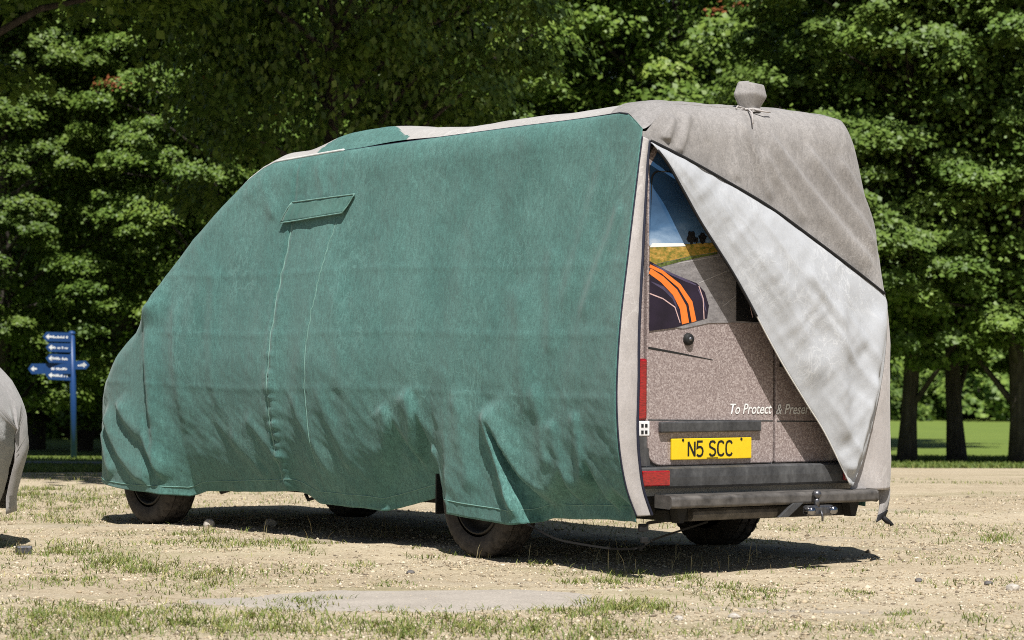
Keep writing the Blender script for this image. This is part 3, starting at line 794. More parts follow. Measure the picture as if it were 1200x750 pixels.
# roof and front cloth between the two seams
nh = int(np.argmin(np.abs(pp - (L_ST + 2.75 / 2))))
idx = np.concatenate([np.arange(0, nh, 2), [nh]])
Lp = skirt[idx, -1]
Lp = Lp[Lp[:, 1] > .29]
K = np.concatenate([np.linspace(0, .18, 22), np.linspace(.2, .8, 20), np.linspace(.82, 1, 10)])
W_ = (1.89 - 2 * Lp[:, 0])[:, None]
xr = np.where(Lp[:, 1] < .27, 1.37 + .27 * np.sqrt(np.clip(1 - (1 - (np.clip(Lp[:, 1], -.02, .27) + .02) / .29) ** 2, 0, 1)), np.interp(Lp[:, 1], [.27, .9], [1.64, 1.72]))
W_ = np.minimum(W_, (xr - Lp[:, 0])[:, None])
RX = Lp[:, 0][:, None] + W_ * K[None, :]
edge = np.minimum(K, 1 - K)[None, :] * W_
crown = .075 * (1 - np.exp(-edge / .075))
RZ = Lp[:, 2][:, None] + crown
RY = np.repeat(Lp[:, 1][:, None], len(K), 1)
slope = np.interp(Lp[:, 1], [3.5, 4.0, 4.9, 5.3], [0, .22, .25, .15])[:, None]
RY = RY + slope * (1 - np.exp(-edge / .35))
hump = .060 * np.exp(-((RY - 2.88) / .40) ** 4 - ((RX - .45) / .45) ** 4) * sstep(edge / .12) + .02 * np.exp(-((RY - 2.35) / .35) ** 2 - ((RX - .5) / .5) ** 2)
RZ = RZ + hump + .012 * fbm(RX * 3, RY * 2.2, 3, 81) * sstep(edge / .1)
# towards the rear the roof cloth turns down to the back panel
roofP = np.stack([RX, RY, RZ], -1)
ro = grid_obj("roof_panel", roofP, M['roof_sunlit'], cover, flip=True)
ro.data.materials.append(M['green'])
cen = roofP[:-1, :-1] + 0
mi = ((cen[..., 1] > 2.25) & (cen[..., 1] < 3.22) & (cen[..., 0] < .15 + .22 * np.clip((cen[..., 1] - 2.2) / .5, 0, 1) * np.clip((3.3 - cen[..., 1]) / .3, 0, 1))).ravel().astype(np.int32)
ro.data.polygons.foreach_set("material_index", mi)

# back of the cover: surface over arc a (0..1 flat, then round the right corner) and height z
def lean_in(z): return np.interp(z, [1.2, 1.45, 1.69, 2.02, 2.3, 2.46], [0, .03, .077, .165, .24, .27])
def rear_pt(a, z, crease=True):
    a = np.asarray(a, float); z = np.asarray(z, float)
    cw = 1.67; r = .25
    ph = np.clip((a - cw) / (r * 1.57), 0, 1) * math.pi / 2
    x = np.where(a <= cw, a, cw + r * np.sin(ph)) + 0 * z; y = np.where(a <= cw, 0, r * (1 - np.cos(ph))) + 0 * z
    y = y + np.clip(a - cw - r * 1.57, 0, 9)
    x = x - lean_in(z) * sstep((a - .2) / 1.6)
    # round over at the top
    t_ = np.clip((z - 2.27) / .19, 0, 1)
    y = y + S_R(z) + .12 * (1 - np.sqrt(1 - t_ * t_))
    if crease:
        y = y - .008 * ridged(a * 3.0 + z * 2.2, z * 1.6 - a, 3, 97)
        y = y - .010 * fbm(a * 2.0 + z * .8, z * 1.2, 3, 91) - .016 * fbm(a * 5.5 - z * 1.5, z * .8, 3, 95)
        y = y - fold(a, z, (.80, 2.42), (.98, 1.95), .016, .04, .025) - fold(a, z, (.72, 2.40), (.70, 2.05), .014, .025, .04)
        y = y - fold(a, z, (1.0, 2.35), (1.75, 1.60), .034, .03, .12) - fold(a, z, (1.35, 2.30), (1.85, 1.70), .028, .025, .09) - fold(a, z, (1.62, 2.25), (1.95, 1.75), .022, .02, .06) - fold(a, z, (.92, 2.25), (1.25, 1.85), .014, .03, .06)
        y = y - fold(a, z, (.25, 2.40), (.17, 2.25), .026, .022, .03) - fold(a, z, (.38, 2.43), (.25, 2.18), .022, .02, .03)
    return x, y
ZIP = np.array([(0.06, 2.246), (0.282, 2.167), (0.576, 2.052), (0.876, 1.927), (1.181, 1.77), (1.495, 1.601), (1.714, 1.478)])
a_ = np.linspace(.025, 2.35, 150); v_ = np.linspace(0, 1, 60)
AA, VV2 = np.meshgrid(a_, v_, indexing='ij')
ZA = ZIP[:, 0].copy()
for _ in range(20): ZA = ZIP[:, 0] + lean_in(ZIP[:, 1]) * sstep((ZA - .2) / 1.6)
def zip_z(a): return np.interp(a, ZA, ZIP[:, 1])
zlow = zip_z(AA); ztop = 2.470 - .17 * np.clip((.40 - AA) / .345, 0, 1) ** 2 - .045 * sstep((AA - 1.5) / .5)
ZZ = ztop + (zlow - ztop) * VV2 ** 1.15
xx, yy_ = rear_pt(AA, ZZ)
rearP = np.stack([xx, yy_, ZZ], -1)
# the last row of the roof meets the first row of the back
rp = grid_obj("rear_panel", rearP, M['grey'], cover, flip=True, thick=.004)
rp["label"] = "grey upper back cloth above the open zip"
# shoulder joining roof and back
tp = rearP[a_ < 2.0, 0]; seam0 = skirt[:, -1]; seam0 = seam0[:60]
capP = []
for i, q in enumerate(tp):
    xe = float(np.clip(q[0] + (RX[0, 0] - tp[0, 0]) * math.exp(-(q[0] - tp[0, 0]) / .12), RX[0, 0], RX[0, -1]))
    e_ = np.array([xe, max(RY[0, 0], q[1]) + .03, float(np.interp(xe, RX[0], RZ[0])) + .003])
    kk_ = math.exp(-((q[0] - tp[0, 0]) / .05) ** 2)
    row = []
    for t2 in np.linspace(0, 1, 12):
        pt = q + (e_ - q) * t2; pt[2] += .012 * math.sin(math.pi * t2)
        ys_ = tp[0, 1] + (e_[1] - tp[0, 1]) * t2
        sp0 = np.array([np.interp(ys_, seam0[:, 1], seam0[:, 0]), ys_, np.interp(ys_, seam0[:, 1], seam0[:, 2])]) + [-.004, 0, .001]
        row.append(pt * (1 - kk_) + sp0 * kk_)
    capP.append(row)
capP = np.array(capP)
wv_ = np.sin(np.pi * np.linspace(0, 1, 12))[None, :]
capP[..., 2] += .010 * fbm(capP[..., 0] * 7, capP[..., 1] * 3, 3, 83) * wv_ + .012 * wv_ * ridged(capP[..., 0] * 9, capP[..., 1] * 2, 2, 84) * np.exp(-capP[..., 0] / .3)
grid_obj("shoulder_panel", capP, M['grey'], cover, flip=True)
# hanging right corner below the zip
zc = np.linspace(1.479, .40, 70); kk = np.linspace(0, 1, 40)
ZC, KC = np.meshgrid(zc, kk, indexing='ij')
aL = np.interp(ZC, [.40, .9, 1.479], [1.48, 1.58, 1.68]); AC = aL + (2.35 - aL) * KC
xx, yy_ = rear_pt(AC, ZC, True)
yy_ = yy_ - .012 * fbm(AC * 9, ZC * 1.6, 3, 101) * sstep((1.45 - ZC) / .3)
cp = grid_obj("corner_panel", np.stack([xx, yy_, ZC], -1), M['band'], cover, flip=False, thick=.004)
cp["label"] = "pale grey corner cloth hanging beside the flap"

# white lined flap hanging from the diagonal zip
FL = np.array([(0.052, -0.099, 2.226), (0.147, -0.103, 2.132), (0.242, -0.11, 2.002), (0.354, -0.118, 1.845), (0.468, -0.125, 1.705), (0.585, -0.129, 1.564), (0.703, -0.134, 1.403), (0.821, -0.139, 1.232), (0.944, -0.14, 1.069), (1.101, -0.14, 0.881), (1.228, -0.14, 0.732), (1.356, -0.14, 0.545), (1.427, -0.14, 0.437)])
FRT = np.array([(0.06, -0.062, 2.242), (0.282, -0.074, 2.163), (0.576, -0.079, 2.048), (0.876, -0.086, 1.923), (1.181, -0.093, 1.766), (1.495, -0.1, 1.597), (1.714, -0.104, 1.474)])
FRB = np.array([(1.704, -0.136, 1.337), (1.694, -0.14, 1.196), (1.669, -0.14, 1.031), (1.625, -0.14, 0.868), (1.58, -0.14, 0.728), (1.529, -0.14, 0.589), (1.485, -0.14, 0.496), (1.447, -0.14, 0.428)])
Ls = smooth_curve(FL, 120); Rs = smooth_curve(np.vstack([FRT, FRB]), 120)
def arclen(Q, n):
    l = np.concatenate([[0], np.cumsum(np.linalg.norm(np.diff(Q, axis=0), axis=1))]); l /= l[-1]
    u = np.linspace(0, 1, n); return np.stack([np.interp(u, l, Q[:, i]) for i in range(3)], 1)
Ls = arclen(Ls, 120); Rs = arclen(Rs, 120)
kk = np.linspace(0, 1, 70)
FP = Ls[:, None, :] * (1 - kk)[None, :, None] + Rs[:, None, :] * kk[None, :, None]
tt = np.linspace(0, 1, 120)[:, None]
bul = .05 * np.sin(math.pi * kk)[None, :] * np.sin(math.pi * np.clip(tt * 1.1, 0, 1))
qa = FP[..., 0] * .75 + FP[..., 2] * .65; qb = -FP[..., 0] * .65 + FP[..., 2] * .75
wr = .018 * ridged(qa * 7.0, qb * 1.3, 3, 111) + .011 * ridged(qa * 3 + 2, qb * 10, 3, 117) + .010 * fbm(qa * 1.5, qb * 1.5, 2, 119)
fx = fold(FP[..., 0], FP[..., 2], (1.70, 1.40), (1.42, .48), .045, .025, .09, .1, .95) + fold(FP[..., 0], FP[..., 2], (1.30, 1.45), (1.36, .62), .028, .05, .07) + fold(FP[..., 0], FP[..., 2], (1.05, 1.62), (1.50, 1.15), .02, .06, .04) + fold(FP[..., 0], FP[..., 2], (.75, 1.75), (1.2, .95), .022, .06, .08) + fold(FP[..., 0], FP[..., 2], (1.58, 1.05), (1.50, .55), .025, .03, .03)
edgek = np.sin(math.pi * np.clip(kk, 0, 1))[None, :] ** .4
FP[..., 1] -= bul + (wr * .8 + fx) * edgek
fl = grid_obj("flap", FP, M['lining'], cover, flip=True, thick=.006)
fl["label"] = "white lined rear flap unzipped and folded back"

# band down the rear left edge, with dark piping
B1 = smooth_curve(BL, 90); B2 = smooth_curve(BR, 90)
kk = np.linspace(0, 1, 9)
BP = B1[:, None] * (1 - kk)[None, :, None] + B2[:, None] * kk[None, :, None]
BP[..., 1] += -.004 - .010 * np.sin(math.pi * kk)[None, :] - .004 * fbm(BP[..., 2] * 9, kk[None, :] * 2 + 0 * BP[..., 2], 3, 121)
bd = grid_obj("edge_band", BP, M['band'], cover, flip=True, thick=.004); bd["label"] = "pale beige band along the rear edge of the green cloth"
def tube_part(name, pts, r, mat_, parent=cover, n=7):
    mb = MB(); mb.tube([tuple(p) for p in pts], r, n); return mb.build(name, mat_, parent, True)
tube_part("piping", B1 + [(0.0, -.006, 0)], .0045, M['navy'], bd)
tube_part("zip_edge", B2 + [(0.0, -.008, 0)], .0085, M['navy'], bd)
# band top joins the grey shoulder
tube_part("zip_edge", smooth_curve(FRT, 60) + [(0, -.008, .008)], .0075, M['black_web'], rp)
tube_part("flap_zip", Ls[2:60] + [(-.002, -.002, 0)], .0075, M['black_web'], fl)
tube_part("flap_hem", Ls[58:] + [(0, -.002, 0)], .004, M['white_pipe'], fl)
# seam lines of the roof
seam = skirt[:, -1]
i1 = [i for i in range(0, 440, 3) if .12 < seam[i, 1] < 2.95]; i2 = [i for i in range(0, 440, 2) if 2.9 < seam[i, 1] < 4.75]
tube_part("seam_piping", seam[i1] + [(-.003, 0, .0)], .003, M['navy'], ro)
tube_part("seam_piping", seam[i2] + [(-.004, 0, .004)], .0085, M['white_pipe'], ro)

# point on the left cloth at (s, z), pushed out by off
def on_side(s, z, off=.004):
    i = int(np.argmin(np.abs(pp - s))); j = int(np.argmin(np.abs(skirt[i, :, 2] - z)))
    q = skirt[i, j].copy(); q[0] -= off; return q
# stitched door zips and their storm flap
def stitch_line(name, pts, off, r, m_=None, parent=sp_):
    q = []
    for (s0, z0), (s1, z1) in zip(pts[:-1], pts[1:]):
        nn = max(3, int(math.hypot(s1 - s0, z1 - z0) / .03))
        q += [on_side(s0 + (s1 - s0) * i / nn, z0 + (z1 - z0) * i / nn, off) for i in range(nn)]
    q.append(on_side(*pts[-1], off)); return tube_part(name, np.array(q), r, m_ or M['stitch'], parent, 5)
stitch_line("zip_seam", [(3.335, 1.93), (3.395, 1.46), (3.425, .94), (3.455, .36)], .003, .0055)
stitch_line("zip_seam", [(2.84, 1.94), (2.93, 1.6), (3.0, 1.20), (3.02, .74), (3.01, .45)], .002, .004)
# hem stitching
for rng in ((.05, 6.0),):
    q = [skirt[i, 6] + np.array([-.003, 0, 0]) for i in range(0, 440, 3) if rng[0] < pp[i] < rng[1]]
    tube_part("hem_stitch", np.array(q), .0028, M['stitch'], sp_, 5)
c4 = [(3.425, 1.925), (3.345, 2.050), (2.665, 2.075), (2.755, 1.965)]
nu, nv = 26, 8; SP = np.zeros((nu, nv, 3))
for i in range(nu):
    for j in range(nv):
        u, v2 = i / (nu - 1), j / (nv - 1)
        s0 = (c4[0][0] * (1 - u) + c4[3][0] * u) * (1 - v2) + (c4[1][0] * (1 - u) + c4[2][0] * u) * v2
        z0 = (c4[0][1] * (1 - u) + c4[3][1] * u) * (1 - v2) + (c4[1][1] * (1 - u) + c4[2][1] * u) * v2
        SP[i, j] = on_side(s0, z0, .010 + .012 * (1 - v2)) + np.array([-.006 * vnoise(u * 9, v2 * 2, 3), 0, 0]); SP[i, j, 1] = s0; SP[i, j, 2] = z0
sf = grid_obj("storm_flap", SP, M['green_dark'], cover, thick=.005)
bor = np.vstack([SP[:, 0], SP[-1, :], SP[::-1, -1], SP[0, ::-1]])
tube_part("flap_stitch", bor + [(-.004, 0, 0)], .0042, M['stitch'], sf, 5)

# tied cloth cap on the roof
mb = MB(); V = []; F = []
prof = [(.066, 2.468), (.060, 2.490), (.098, 2.565), (.074, 2.628), (0.0, 2.636)]
nn = 5
for i, (r_, z_) in enumerate(prof):
    for j in range(nn):
        c_ = 2 * math.pi * j / nn + .55; q = 1 + .10 * math.sin(2.4 * j + 1.5 * i)
        V.append((r_ * q * math.cos(c_) * 1.0, r_ * q * math.sin(c_), z_ + .010 * math.sin(2.2 * j + i) - .10 * r_ * math.cos(c_) * (i > 3)))
for i in range(len(prof) - 1):
    for j in range(nn): F.append((i * nn + j, i * nn + (j + 1) % nn, (i + 1) * nn + (j + 1) % nn, (i + 1) * nn + j))
cap = mesh("aerial_cap", V, F, M['grey'], cover, True); sbs = cap.modifiers.new("soft", "SUBSURF"); sbs.levels = 2; sbs.render_levels = 3
for e_ in cap.data.edges: pass
cr_ = cap.data.attributes.new("crease_edge", "FLOAT", "EDGE"); cr_.data.foreach_set("value", [.62] * len(cap.data.edges))
cap.location = (.87, .075, -.025); cap["label"] = "small grey cloth cap tied on the roof edge"
mb = MB(); mb.tube([(.06 * math.cos(t3), .06 * math.sin(t3), 2.486) for t3 in np.linspace(0, 2 * math.pi, 20)], .006, 6); mb.tube([(-.05, -.05, 2.486), (-.07, -.10, 2.462), (-.085, -.125, 2.40)], .005, 6); mb.tube([(-.02, -.07, 2.483), (.03, -.09, 2.474), (.08, -.08, 2.474)], .005, 6); mb.tube([(-.06, -.03, 2.49), (-.11, -.03, 2.50), (-.13, -.04, 2.485)], .004, 6)
mb.build("drawstring", M['band'], cap, True)

# straps under the cover
mb = MB()
def strap(pts, wd, th=.002):
    Q = smooth_curve(np.array(pts), 30)
    for i in range(len(Q) - 1):
        a, b = Q[i], Q[i + 1]
        mb.add([a + [0, 0, wd / 2], a - [0, 0, wd / 2], b - [0, 0, wd / 2], b + [0, 0, wd / 2], a + [0, th, wd / 2], a + [0, th, -wd / 2], b + [0, th, -wd / 2], b + [0, th, wd / 2]],
               [(0, 1, 2, 3), (7, 6, 5, 4), (0, 3, 7, 4), (1, 5, 6, 2)])
strap([(-.02, .86, .22), (-.02, .62, .155), (-.02, .38, .135), (.0, .12, .125), (.04, -.02, .14), (.25, .1, .17), (.7, .2, .24)], .011)
mb.build("strap", M['black_web'], cover)
mb = MB(); strap([(.04, -.05, .285), (.03, -.055, .24), (.04, -.05, .19), (.06, -.04, .155), (.03, -.03, .13)], .016)
mb.build("strap", M['black_web'], cover); mb = MB(); strap([(.0, .06, .28), (.005, .06, .22), (.01, .06, .15)], .014); mb.build("strap", M['black_web'], cover); mb = MB(); strap([(.05, -.06, .25), (.2, .1, .255), (.5, .3, .25)], .018); mb.build("strap", M['black_web'], cover)
mb = MB(); mb.box(-.005, .055, -.075, -.055, .225, .265); mb.build("buckle", M['black_web'], cover, bevel=.005); mb = MB(); mb.box(.015, .055, -.07, -.05, .165, .195); mb.build("buckle", M['black_web'], cover, bevel=.005)
# loose grey strap end at the right corner
Q = smooth_curve(np.array([(1.80, .00, .44), (1.79, -.03, .37), (1.765, -.05, .30), (1.735, -.055, .235)]), 20); V = []; F = []
for i, q in enumerate(Q):
    hw = .055 * (1 - .15 * math.sin(i / 19 * 3)); tw = .35 * i / 19
    V += [q + np.array([hw * math.cos(tw) + .012, hw * math.sin(tw), .012]), q - np.array([hw * math.cos(tw) - .012, hw * math.sin(tw), .012])]
F = [(2 * i, 2 * i + 1, 2 * i + 3, 2 * i + 2) for i in range(19)]
e_ = mesh("strap_end", V, F, M['grey'], cover, True); sd = e_.modifiers.new("thickness", 'SOLIDIFY'); sd.thickness = .006
V2 = V[-10:]; e2 = mesh("strap_tip", [np.array(v) + [0, -.006, 0] for v in V2], [(2 * i, 2 * i + 1, 2 * i + 3, 2 * i + 2) for i in range(4)], M['black_web'], e_, True); sd = e2.modifiers.new("thickness", 'SOLIDIFY'); sd.thickness = .008
mb = MB(); mb.tube([(1.76, -.06, .245), (1.79, -.065, .222), (1.81, -.07, .212), (1.815, -.075, .200)], [.014, .016, .01, .012], 7); mb.build("strap_toggle", M['black_web'], e_, True)

# ------------------------------------------------------------------ second covered car at the picture edge
car = empty("covered_car", (-2.83, 16.95, .03), math.radians(82))
tag(car, "car under a plain grey cloth cover beside the green covered van", "car")
# local y runs away from the visible end (to the picture's left), x across
nS, nK = 90, 70
sv = np.linspace(0, 1, nS); kv = np.linspace(0, 1, nK)
SS, KK = np.meshgrid(sv, kv, indexing='ij')
yl = 4.3 * SS
hw = .92 * np.clip(1 - np.abs(2 * SS - 1) ** 5.0, 0, 1) ** .42 + .02
ht = np.interp(SS, [0, .02, .06, .12, .3, .4, .55, .72, .85, .95, 1], [.66, .92, 1.08, 1.18, 1.36, 1.46, 1.46, 1.36, 1.02, .92, .6])
ph = (KK - .5) * 2
xw = np.sign(ph) * np.clip(np.abs(ph) * 1.7, 0, 1) ** .8 * hw
zz = .17 + (ht - .17) * np.clip(1 - np.clip((np.abs(ph) - .45) / .55, 0, 1) ** 1.4, 0, 1)
wr = .05 * fbm(SS * 14, KK * 9, 4, 131) + .03 * fbm(SS * 40, KK * 5 + SS * 20, 3, 137)
yl = yl + .16 * np.clip((zz - .75) / .5, 0, 1) * (SS < .2) + .08 * np.clip((.55 - zz) / .3, 0, 1) * (SS < .1)
xw = xw * (1 + wr * .5)
carP = np.stack([xw, yl + wr * .5, zz + wr * .4 * (zz > .4)], -1)
M['greycar'] = fabric("pale_grey_car_cloth", (.28, .262, .255), (.37, .35, .34), crease=.5, speck=.2)
cc = grid_obj("cover_cloth", carP, M['greycar'], car, thick=.004)
endP = carP[0]
V = [tuple(p) for p in endP] + [(p[0] * .96, p[1] - .03, .25) for p in endP]
for (a_, b_) in ((-.74, .8), (.74, .8), (-.74, 3.4), (.74, 3.4)):
    wv = make_wheel(car, a_, b_, -1 if a_ < 0 else 1); wv.scale = (.85, .88, .88); wv.location.z = .30
mb = MB(); mb.box(-.7, .7, .25, 4.0, .28, .7); mb.build("body", M['under'], car)

# ------------------------------------------------------------------ finger post
def lz_(x, y): return float(tz(y)) 
sgn = empty("finger_post", (-6.49, 44.0, float(tz(44.)) - .02))
sgn.scale = (.75, .75, .75)
tag(sgn, "blue finger post with several pointed direction signs by the path", "signpost")
mb = MB(); mb.tube([(0, 0, 0), (-.02, 0, 1.2), (-.065, 0, 2.52)], .062, 14); mb.build("post", M['signblue'], sgn, True)
mb = MB(); mb.lathe([(0, 2.56), (.05, 2.55), (.075, 2.52), (.075, 2.50)], 14, 'Z'); q = mb.build("cap", M['signblue'], sgn, True); q.location.x = -.06
for (xr, ln, zc_, hgt, tilt, dirn, dep) in ((-.02, .56, 2.43, .20, -.02, -1, -.05), (-.02, .50, 2.22, .19, -.02, -1, -.05), (-.02, .50, 2.00, .19, -.03, -1, -.05), (-.02, .86, 1.81, .22, .01, -1, -.10), (-.02, .50, 1.66, .19, -.05, -1, -.05), (.06, .28, 1.88, .18, -.02, 1, -.05)):
    fo = empty("finger", (xr - .04, dep, zc_)); fo.parent = sgn; fo.rotation_euler = (0, tilt * dirn, math.radians(10 if ln < .8 else -6))
    e = dirn; h = hgt / 2 * .93
    mb = MB(); poly = [(0, -h), (0, h), (e * (ln - .07), h), (e * ln, 0), (e * (ln - .07), -h)]
    if e > 0: poly = poly[::-1]
    mb.prism(poly, -.018, .018); mb.build("blade", M['signblue'], fo)
    ax = e * (ln - .12)
    mb = MB(); mb.prism([(ax + e * .065, 0), (ax, .055), (ax, .018), (ax - e * .06, .018), (ax - e * .06, -.018), (ax, -.018), (ax, -.055)], -.0215, -.0185); mb.build("arrow", M['white'], fo)
    mb = MB(); x_ = .07 if e < 0 else .05; wsum = .0
    rl = random.Random(int(zc_ * 100))
    while wsum < (.30 if ln > .4 else .12):
        cw = rl.uniform(.018, .035); hh_ = rl.choice([.03, .03, .045, .05]); xa = -(x_ + wsum + cw) if e < 0 else x_ + wsum
        mb.box(xa, xa + cw, -.0215, -.0185, -.024, -.024 + hh_); wsum += cw + rl.choice([.006, .006, .008, .03])
    mb.build("lettering", M['white'], fo)["kind"] = "stuff"

# ------------------------------------------------------------------ trees
def leaves_mesh(name, C, Nn, size, rnd, mat_, rg):
    """one folded rhombic leaf per centre C with normal Nn"""
    n = len(C)
    t_ = rg.normal(size=(n, 3)); t_ -= Nn * (t_ * Nn).sum(1)[:, None]; t_ /= np.linalg.norm(t_, axis=1)[:, None] + 1e-9
    b_ = np.cross(Nn, t_)
    s = size[:, None]
    v0 = C - t_ * s * .5; v1 = C + b_ * s * .42 - Nn * s * .10 + t_ * s * .05; v2 = C + t_ * s * .55 - Nn * s * .08; v3 = C - b_ * s * .42 - Nn * s * .10 + t_ * s * .05
    V = np.stack([v0, v1, v2, v3], 1).reshape(-1, 3)
    i = np.arange(n) * 4
    F = np.stack([np.stack([i, i + 1, i + 2], 1), np.stack([i, i + 2, i + 3], 1)], 1).reshape(-1, 3)
    me_o = fast_mesh(name, V, F, mat_, None, False, np.repeat(rnd, 2))
    return me_o

def make_tree(name, seed, H, R, base, trunk_r, npads, per, mat_, leaf=.13, lean=0.0, shape=1.0, inner=.10, masses=34):
    rg = np.random.default_rng(seed)
    root = empty(name)
    # trunk and limbs
    mb = MB()
    bend = [(lean * z / H + .08 * math.sin(z * .9 + seed), .07 * math.cos(z * .7 + seed), z) for z in np.linspace(-.2, H * .82, 14)]
    rad = [trunk_r * (1.35 if i == 0 else 1.0) * (1 - .85 * i / 13) + .012 for i in range(14)]
    mb.tube(bend, rad, 12)
    # crown envelope
    def env(z):
        u = np.clip((z - base) / (H - base), 0, 1)
        return R * np.clip(np.sin(math.pi * np.clip(u, 0, 1) ** (.62 * shape)) ** .62, .05, 1) * (1 - .25 * u) + .2
    # limb masses first, then leaf pads round each mass, so the crown breaks into lit lobes and dark gaps
    nM = masses; mu = (np.arange(nM) + rg.uniform(0, 1, nM)) / nM; mz = base + .5 + mu ** 1.1 * (H - base - 1.2)
    mt = np.arange(nM) * 2.39996 + rg.uniform(-.5, .5, nM); mrad = rg.uniform(.85, 1.45, nM) * (.30 * R + .25)
    mr_ = np.maximum(env(mz) * rg.uniform(.75, 1.08, nM) - mrad * .55, .1)
    mc = np.stack([mr_ * np.cos(mt) + lean * mz / H, mr_ * np.sin(mt), mz], 1)
    mid_ = rg.choice(nM, npads, p=mrad ** 2 / (mrad ** 2).sum())
    dv = rg.normal(0, 1, (npads, 3)) + np.stack([np.cos(mt[mid_]) * .7, np.sin(mt[mid_]) * .7, np.full(npads, .55)], 1)
    dv /= np.linalg.norm(dv, axis=1)[:, None]
    pc = mc[mid_] + dv * [1, 1, .8] * (mrad[mid_] * rg.uniform(.6, 1.1, npads))[:, None]
    pc[:, 2] = np.maximum(pc[:, 2], base)
    psz = rg.uniform(.45, .95, npads) * (.35 + .10 * R)
    for q in rg.choice(npads, min(46, npads), replace=False):
        zq = max(base * .5, pc[q, 2] - rg.uniform(.6, 2.2)); zq = min(zq, H * .75)
        a = np.array([lean * zq / H + .08 * math.sin(zq * .9 + seed), .07 * math.cos(zq * .7 + seed), zq]); b = pc[q]
        mid = (a + b) / 2 + [0, 0, .25]
        r0 = trunk_r * .30 * (1 - zq / H) + .02
        mb.tube([a, mid, b], [r0, r0 * .6, .012], 6, False)
    tr = mb.build("trunk", M['bark'], root, True)
    # leaves of each pad: drooping, layered domes
    n = npads * per; pid = np.repeat(np.arange(npads), per)
    r = np.sqrt(rg.uniform(0, 1, n)) * psz[pid]; a = rg.uniform(0, 2 * math.pi, n)
    wob = 1 + .35 * np.sin(3 * a + pid)
    lx_ = r * np.cos(a) * wob; ly_ = r * np.sin(a) * wob
    lz_2 = -.38 * (r ** 2) / psz[pid] + rg.normal(0, .10, n) * psz[pid] - np.abs(rg.normal(0, .16, n)) * psz[pid]
    C = pc[pid] + np.stack([lx_, ly_, lz_2], 1)
    outw = pc[pid].copy(); outw[:, 2] = 0; outw /= np.linalg.norm(outw, axis=1)[:, None] + 1e-6
    Nn = np.stack([np.zeros(n), np.zeros(n), np.full(n, 1.0)], 1) * .75 + outw * .35 + rg.normal(0, .33, (n, 3)) + np.stack([lx_, ly_, 0 * lx_], 1) / psz[pid][:, None] * .45
    # dim interior fill
    m_ = int(n * inner); zf = base + .3 + rg.uniform(0, 1, m_) * (H - base - .5); tf = rg.uniform(0, 2 * math.pi, m_); rf = env(zf) * np.sqrt(rg.uniform(0, .75, m_))
    Cf = np.stack([rf * np.cos(tf) + lean * zf / H, rf * np.sin(tf), zf], 1); Nf = rg.normal(0, 1, (m_, 3)) + [0, 0, .6]
    C = np.vstack([C, Cf]); Nn = np.vstack([Nn, Nf]); Nn /= np.linalg.norm(Nn, axis=1)[:, None]
    sz = leaf * rg.uniform(.65, 1.3, len(C))
    padc = np.clip(.6 * rg.uniform(0, 1, nM)[mid_] + .4 * rg.uniform(0, 1, npads), 0, 1); rnd = np.clip(np.concatenate([.55 * padc[pid] + .45 * rg.uniform(0, 1, n), rg.uniform(0, .7, m_)]), 0, .98)
    rust = rg.uniform(0, 1, npads) < .012
    rnd = np.where(np.concatenate([rust[pid] & (rg.uniform(0, 1, n) < .5), np.zeros(m_, bool)]), 1.0, rnd)
    cr = leaves_mesh("crown", C, Nn, sz, rnd, mat_, rg); cr.parent = root
    return root

def dup(root, loc, rz, sc, label, group, lean=None):
    r = root.copy(); COL.objects.link(r); r.location = loc; r.rotation_euler = (0, 0, rz); r.scale = sc
    for ch in root.children:
        c_ = ch.copy(); COL.objects.link(c_); c_.parent = r
    tag(r, label, "tree", group)
    return r

protoA = make_tree("maple_tree", 11, 13.5, 4.6, 2.3, .24, 330, 420, M['leaf'], .105)
protoB = make_tree("maple_tree", 23, 14.5, 4.2, 1.7, .22, 330, 420, M['leaf'], .105)
protoC = make_tree("lime_tree", 37, 15.0, 3.2, 1.9, .15, 320, 420, M['leaf2'], .10, masses=44)
protoD = make_tree("shade_tree", 53, 14.0, 5.0, 4.3, .20, 330, 340, M['leaf'], .115, inner=.25)
used = set()
def place(proto, px, y, rz, sc, label, group):
    x = (px - 600) / 3472.5 * y
    loc = (x, y, float(tz(y)))
    sc = (sc,) * 3 if np.isscalar(sc) else sc
    if proto.name not in used:
        used.add(proto.name); proto.location = loc; proto.rotation_euler = (0, 0, rz); proto.scale = sc; tag(proto, label, "tree", group); return proto
    return dup(proto, loc, rz, sc, label, group)

G1 = "trees along the edge of the park"; G2 = "trees further back in the park"; G3 = "far trees closing the lawn"
place(protoD, 385, 36, .4, (.62, .66, .95), "dark shaded tree overhanging behind the cover's front roof", G1).location.z = -.95
place(protoD, -95, 32.5, 2.4, (1.0, .85, 1.0), "dark shaded tree hanging over the upper left corner", G1).location.z = .2
place(protoD, -75, 27, 4.4, (1.45, 1.2, 1.05), "spreading tree above the left picture edge that shades the grass", G1).location.z = 1.1
place(protoD, 139, 50.5, 1.9, (.9, .9, .92), "tree with tall bare trunk right of the blue signpost", G1)
place(protoB, 5, 47.5, .7, (.62, .62, .60), "young sunlit maple left of the blue signpost", G1)
place(protoB, 245, 47, 2.9, (.60, .60, .60), "young sunlit maple behind the cover's sloping front", G1)
place(protoA, 45, 57, 1.0, 1.0, "maple with sunlit crown standing above the blue signpost", G1).location.z -= .7
place(protoB, 225, 55, 4.0, 1.0, "maple with sunlit crown behind the cover's windscreen slope", G1).location.z -= .7
place(protoB, 100, 55, 5.3, (.9, .9, .85), "low sunlit maple between the signpost and the cover's windscreen", G1).location.z -= .6
place(protoB, 545, 55, 2.2, 1.0, "maple with sunlit crown behind the middle of the green cover", G1)
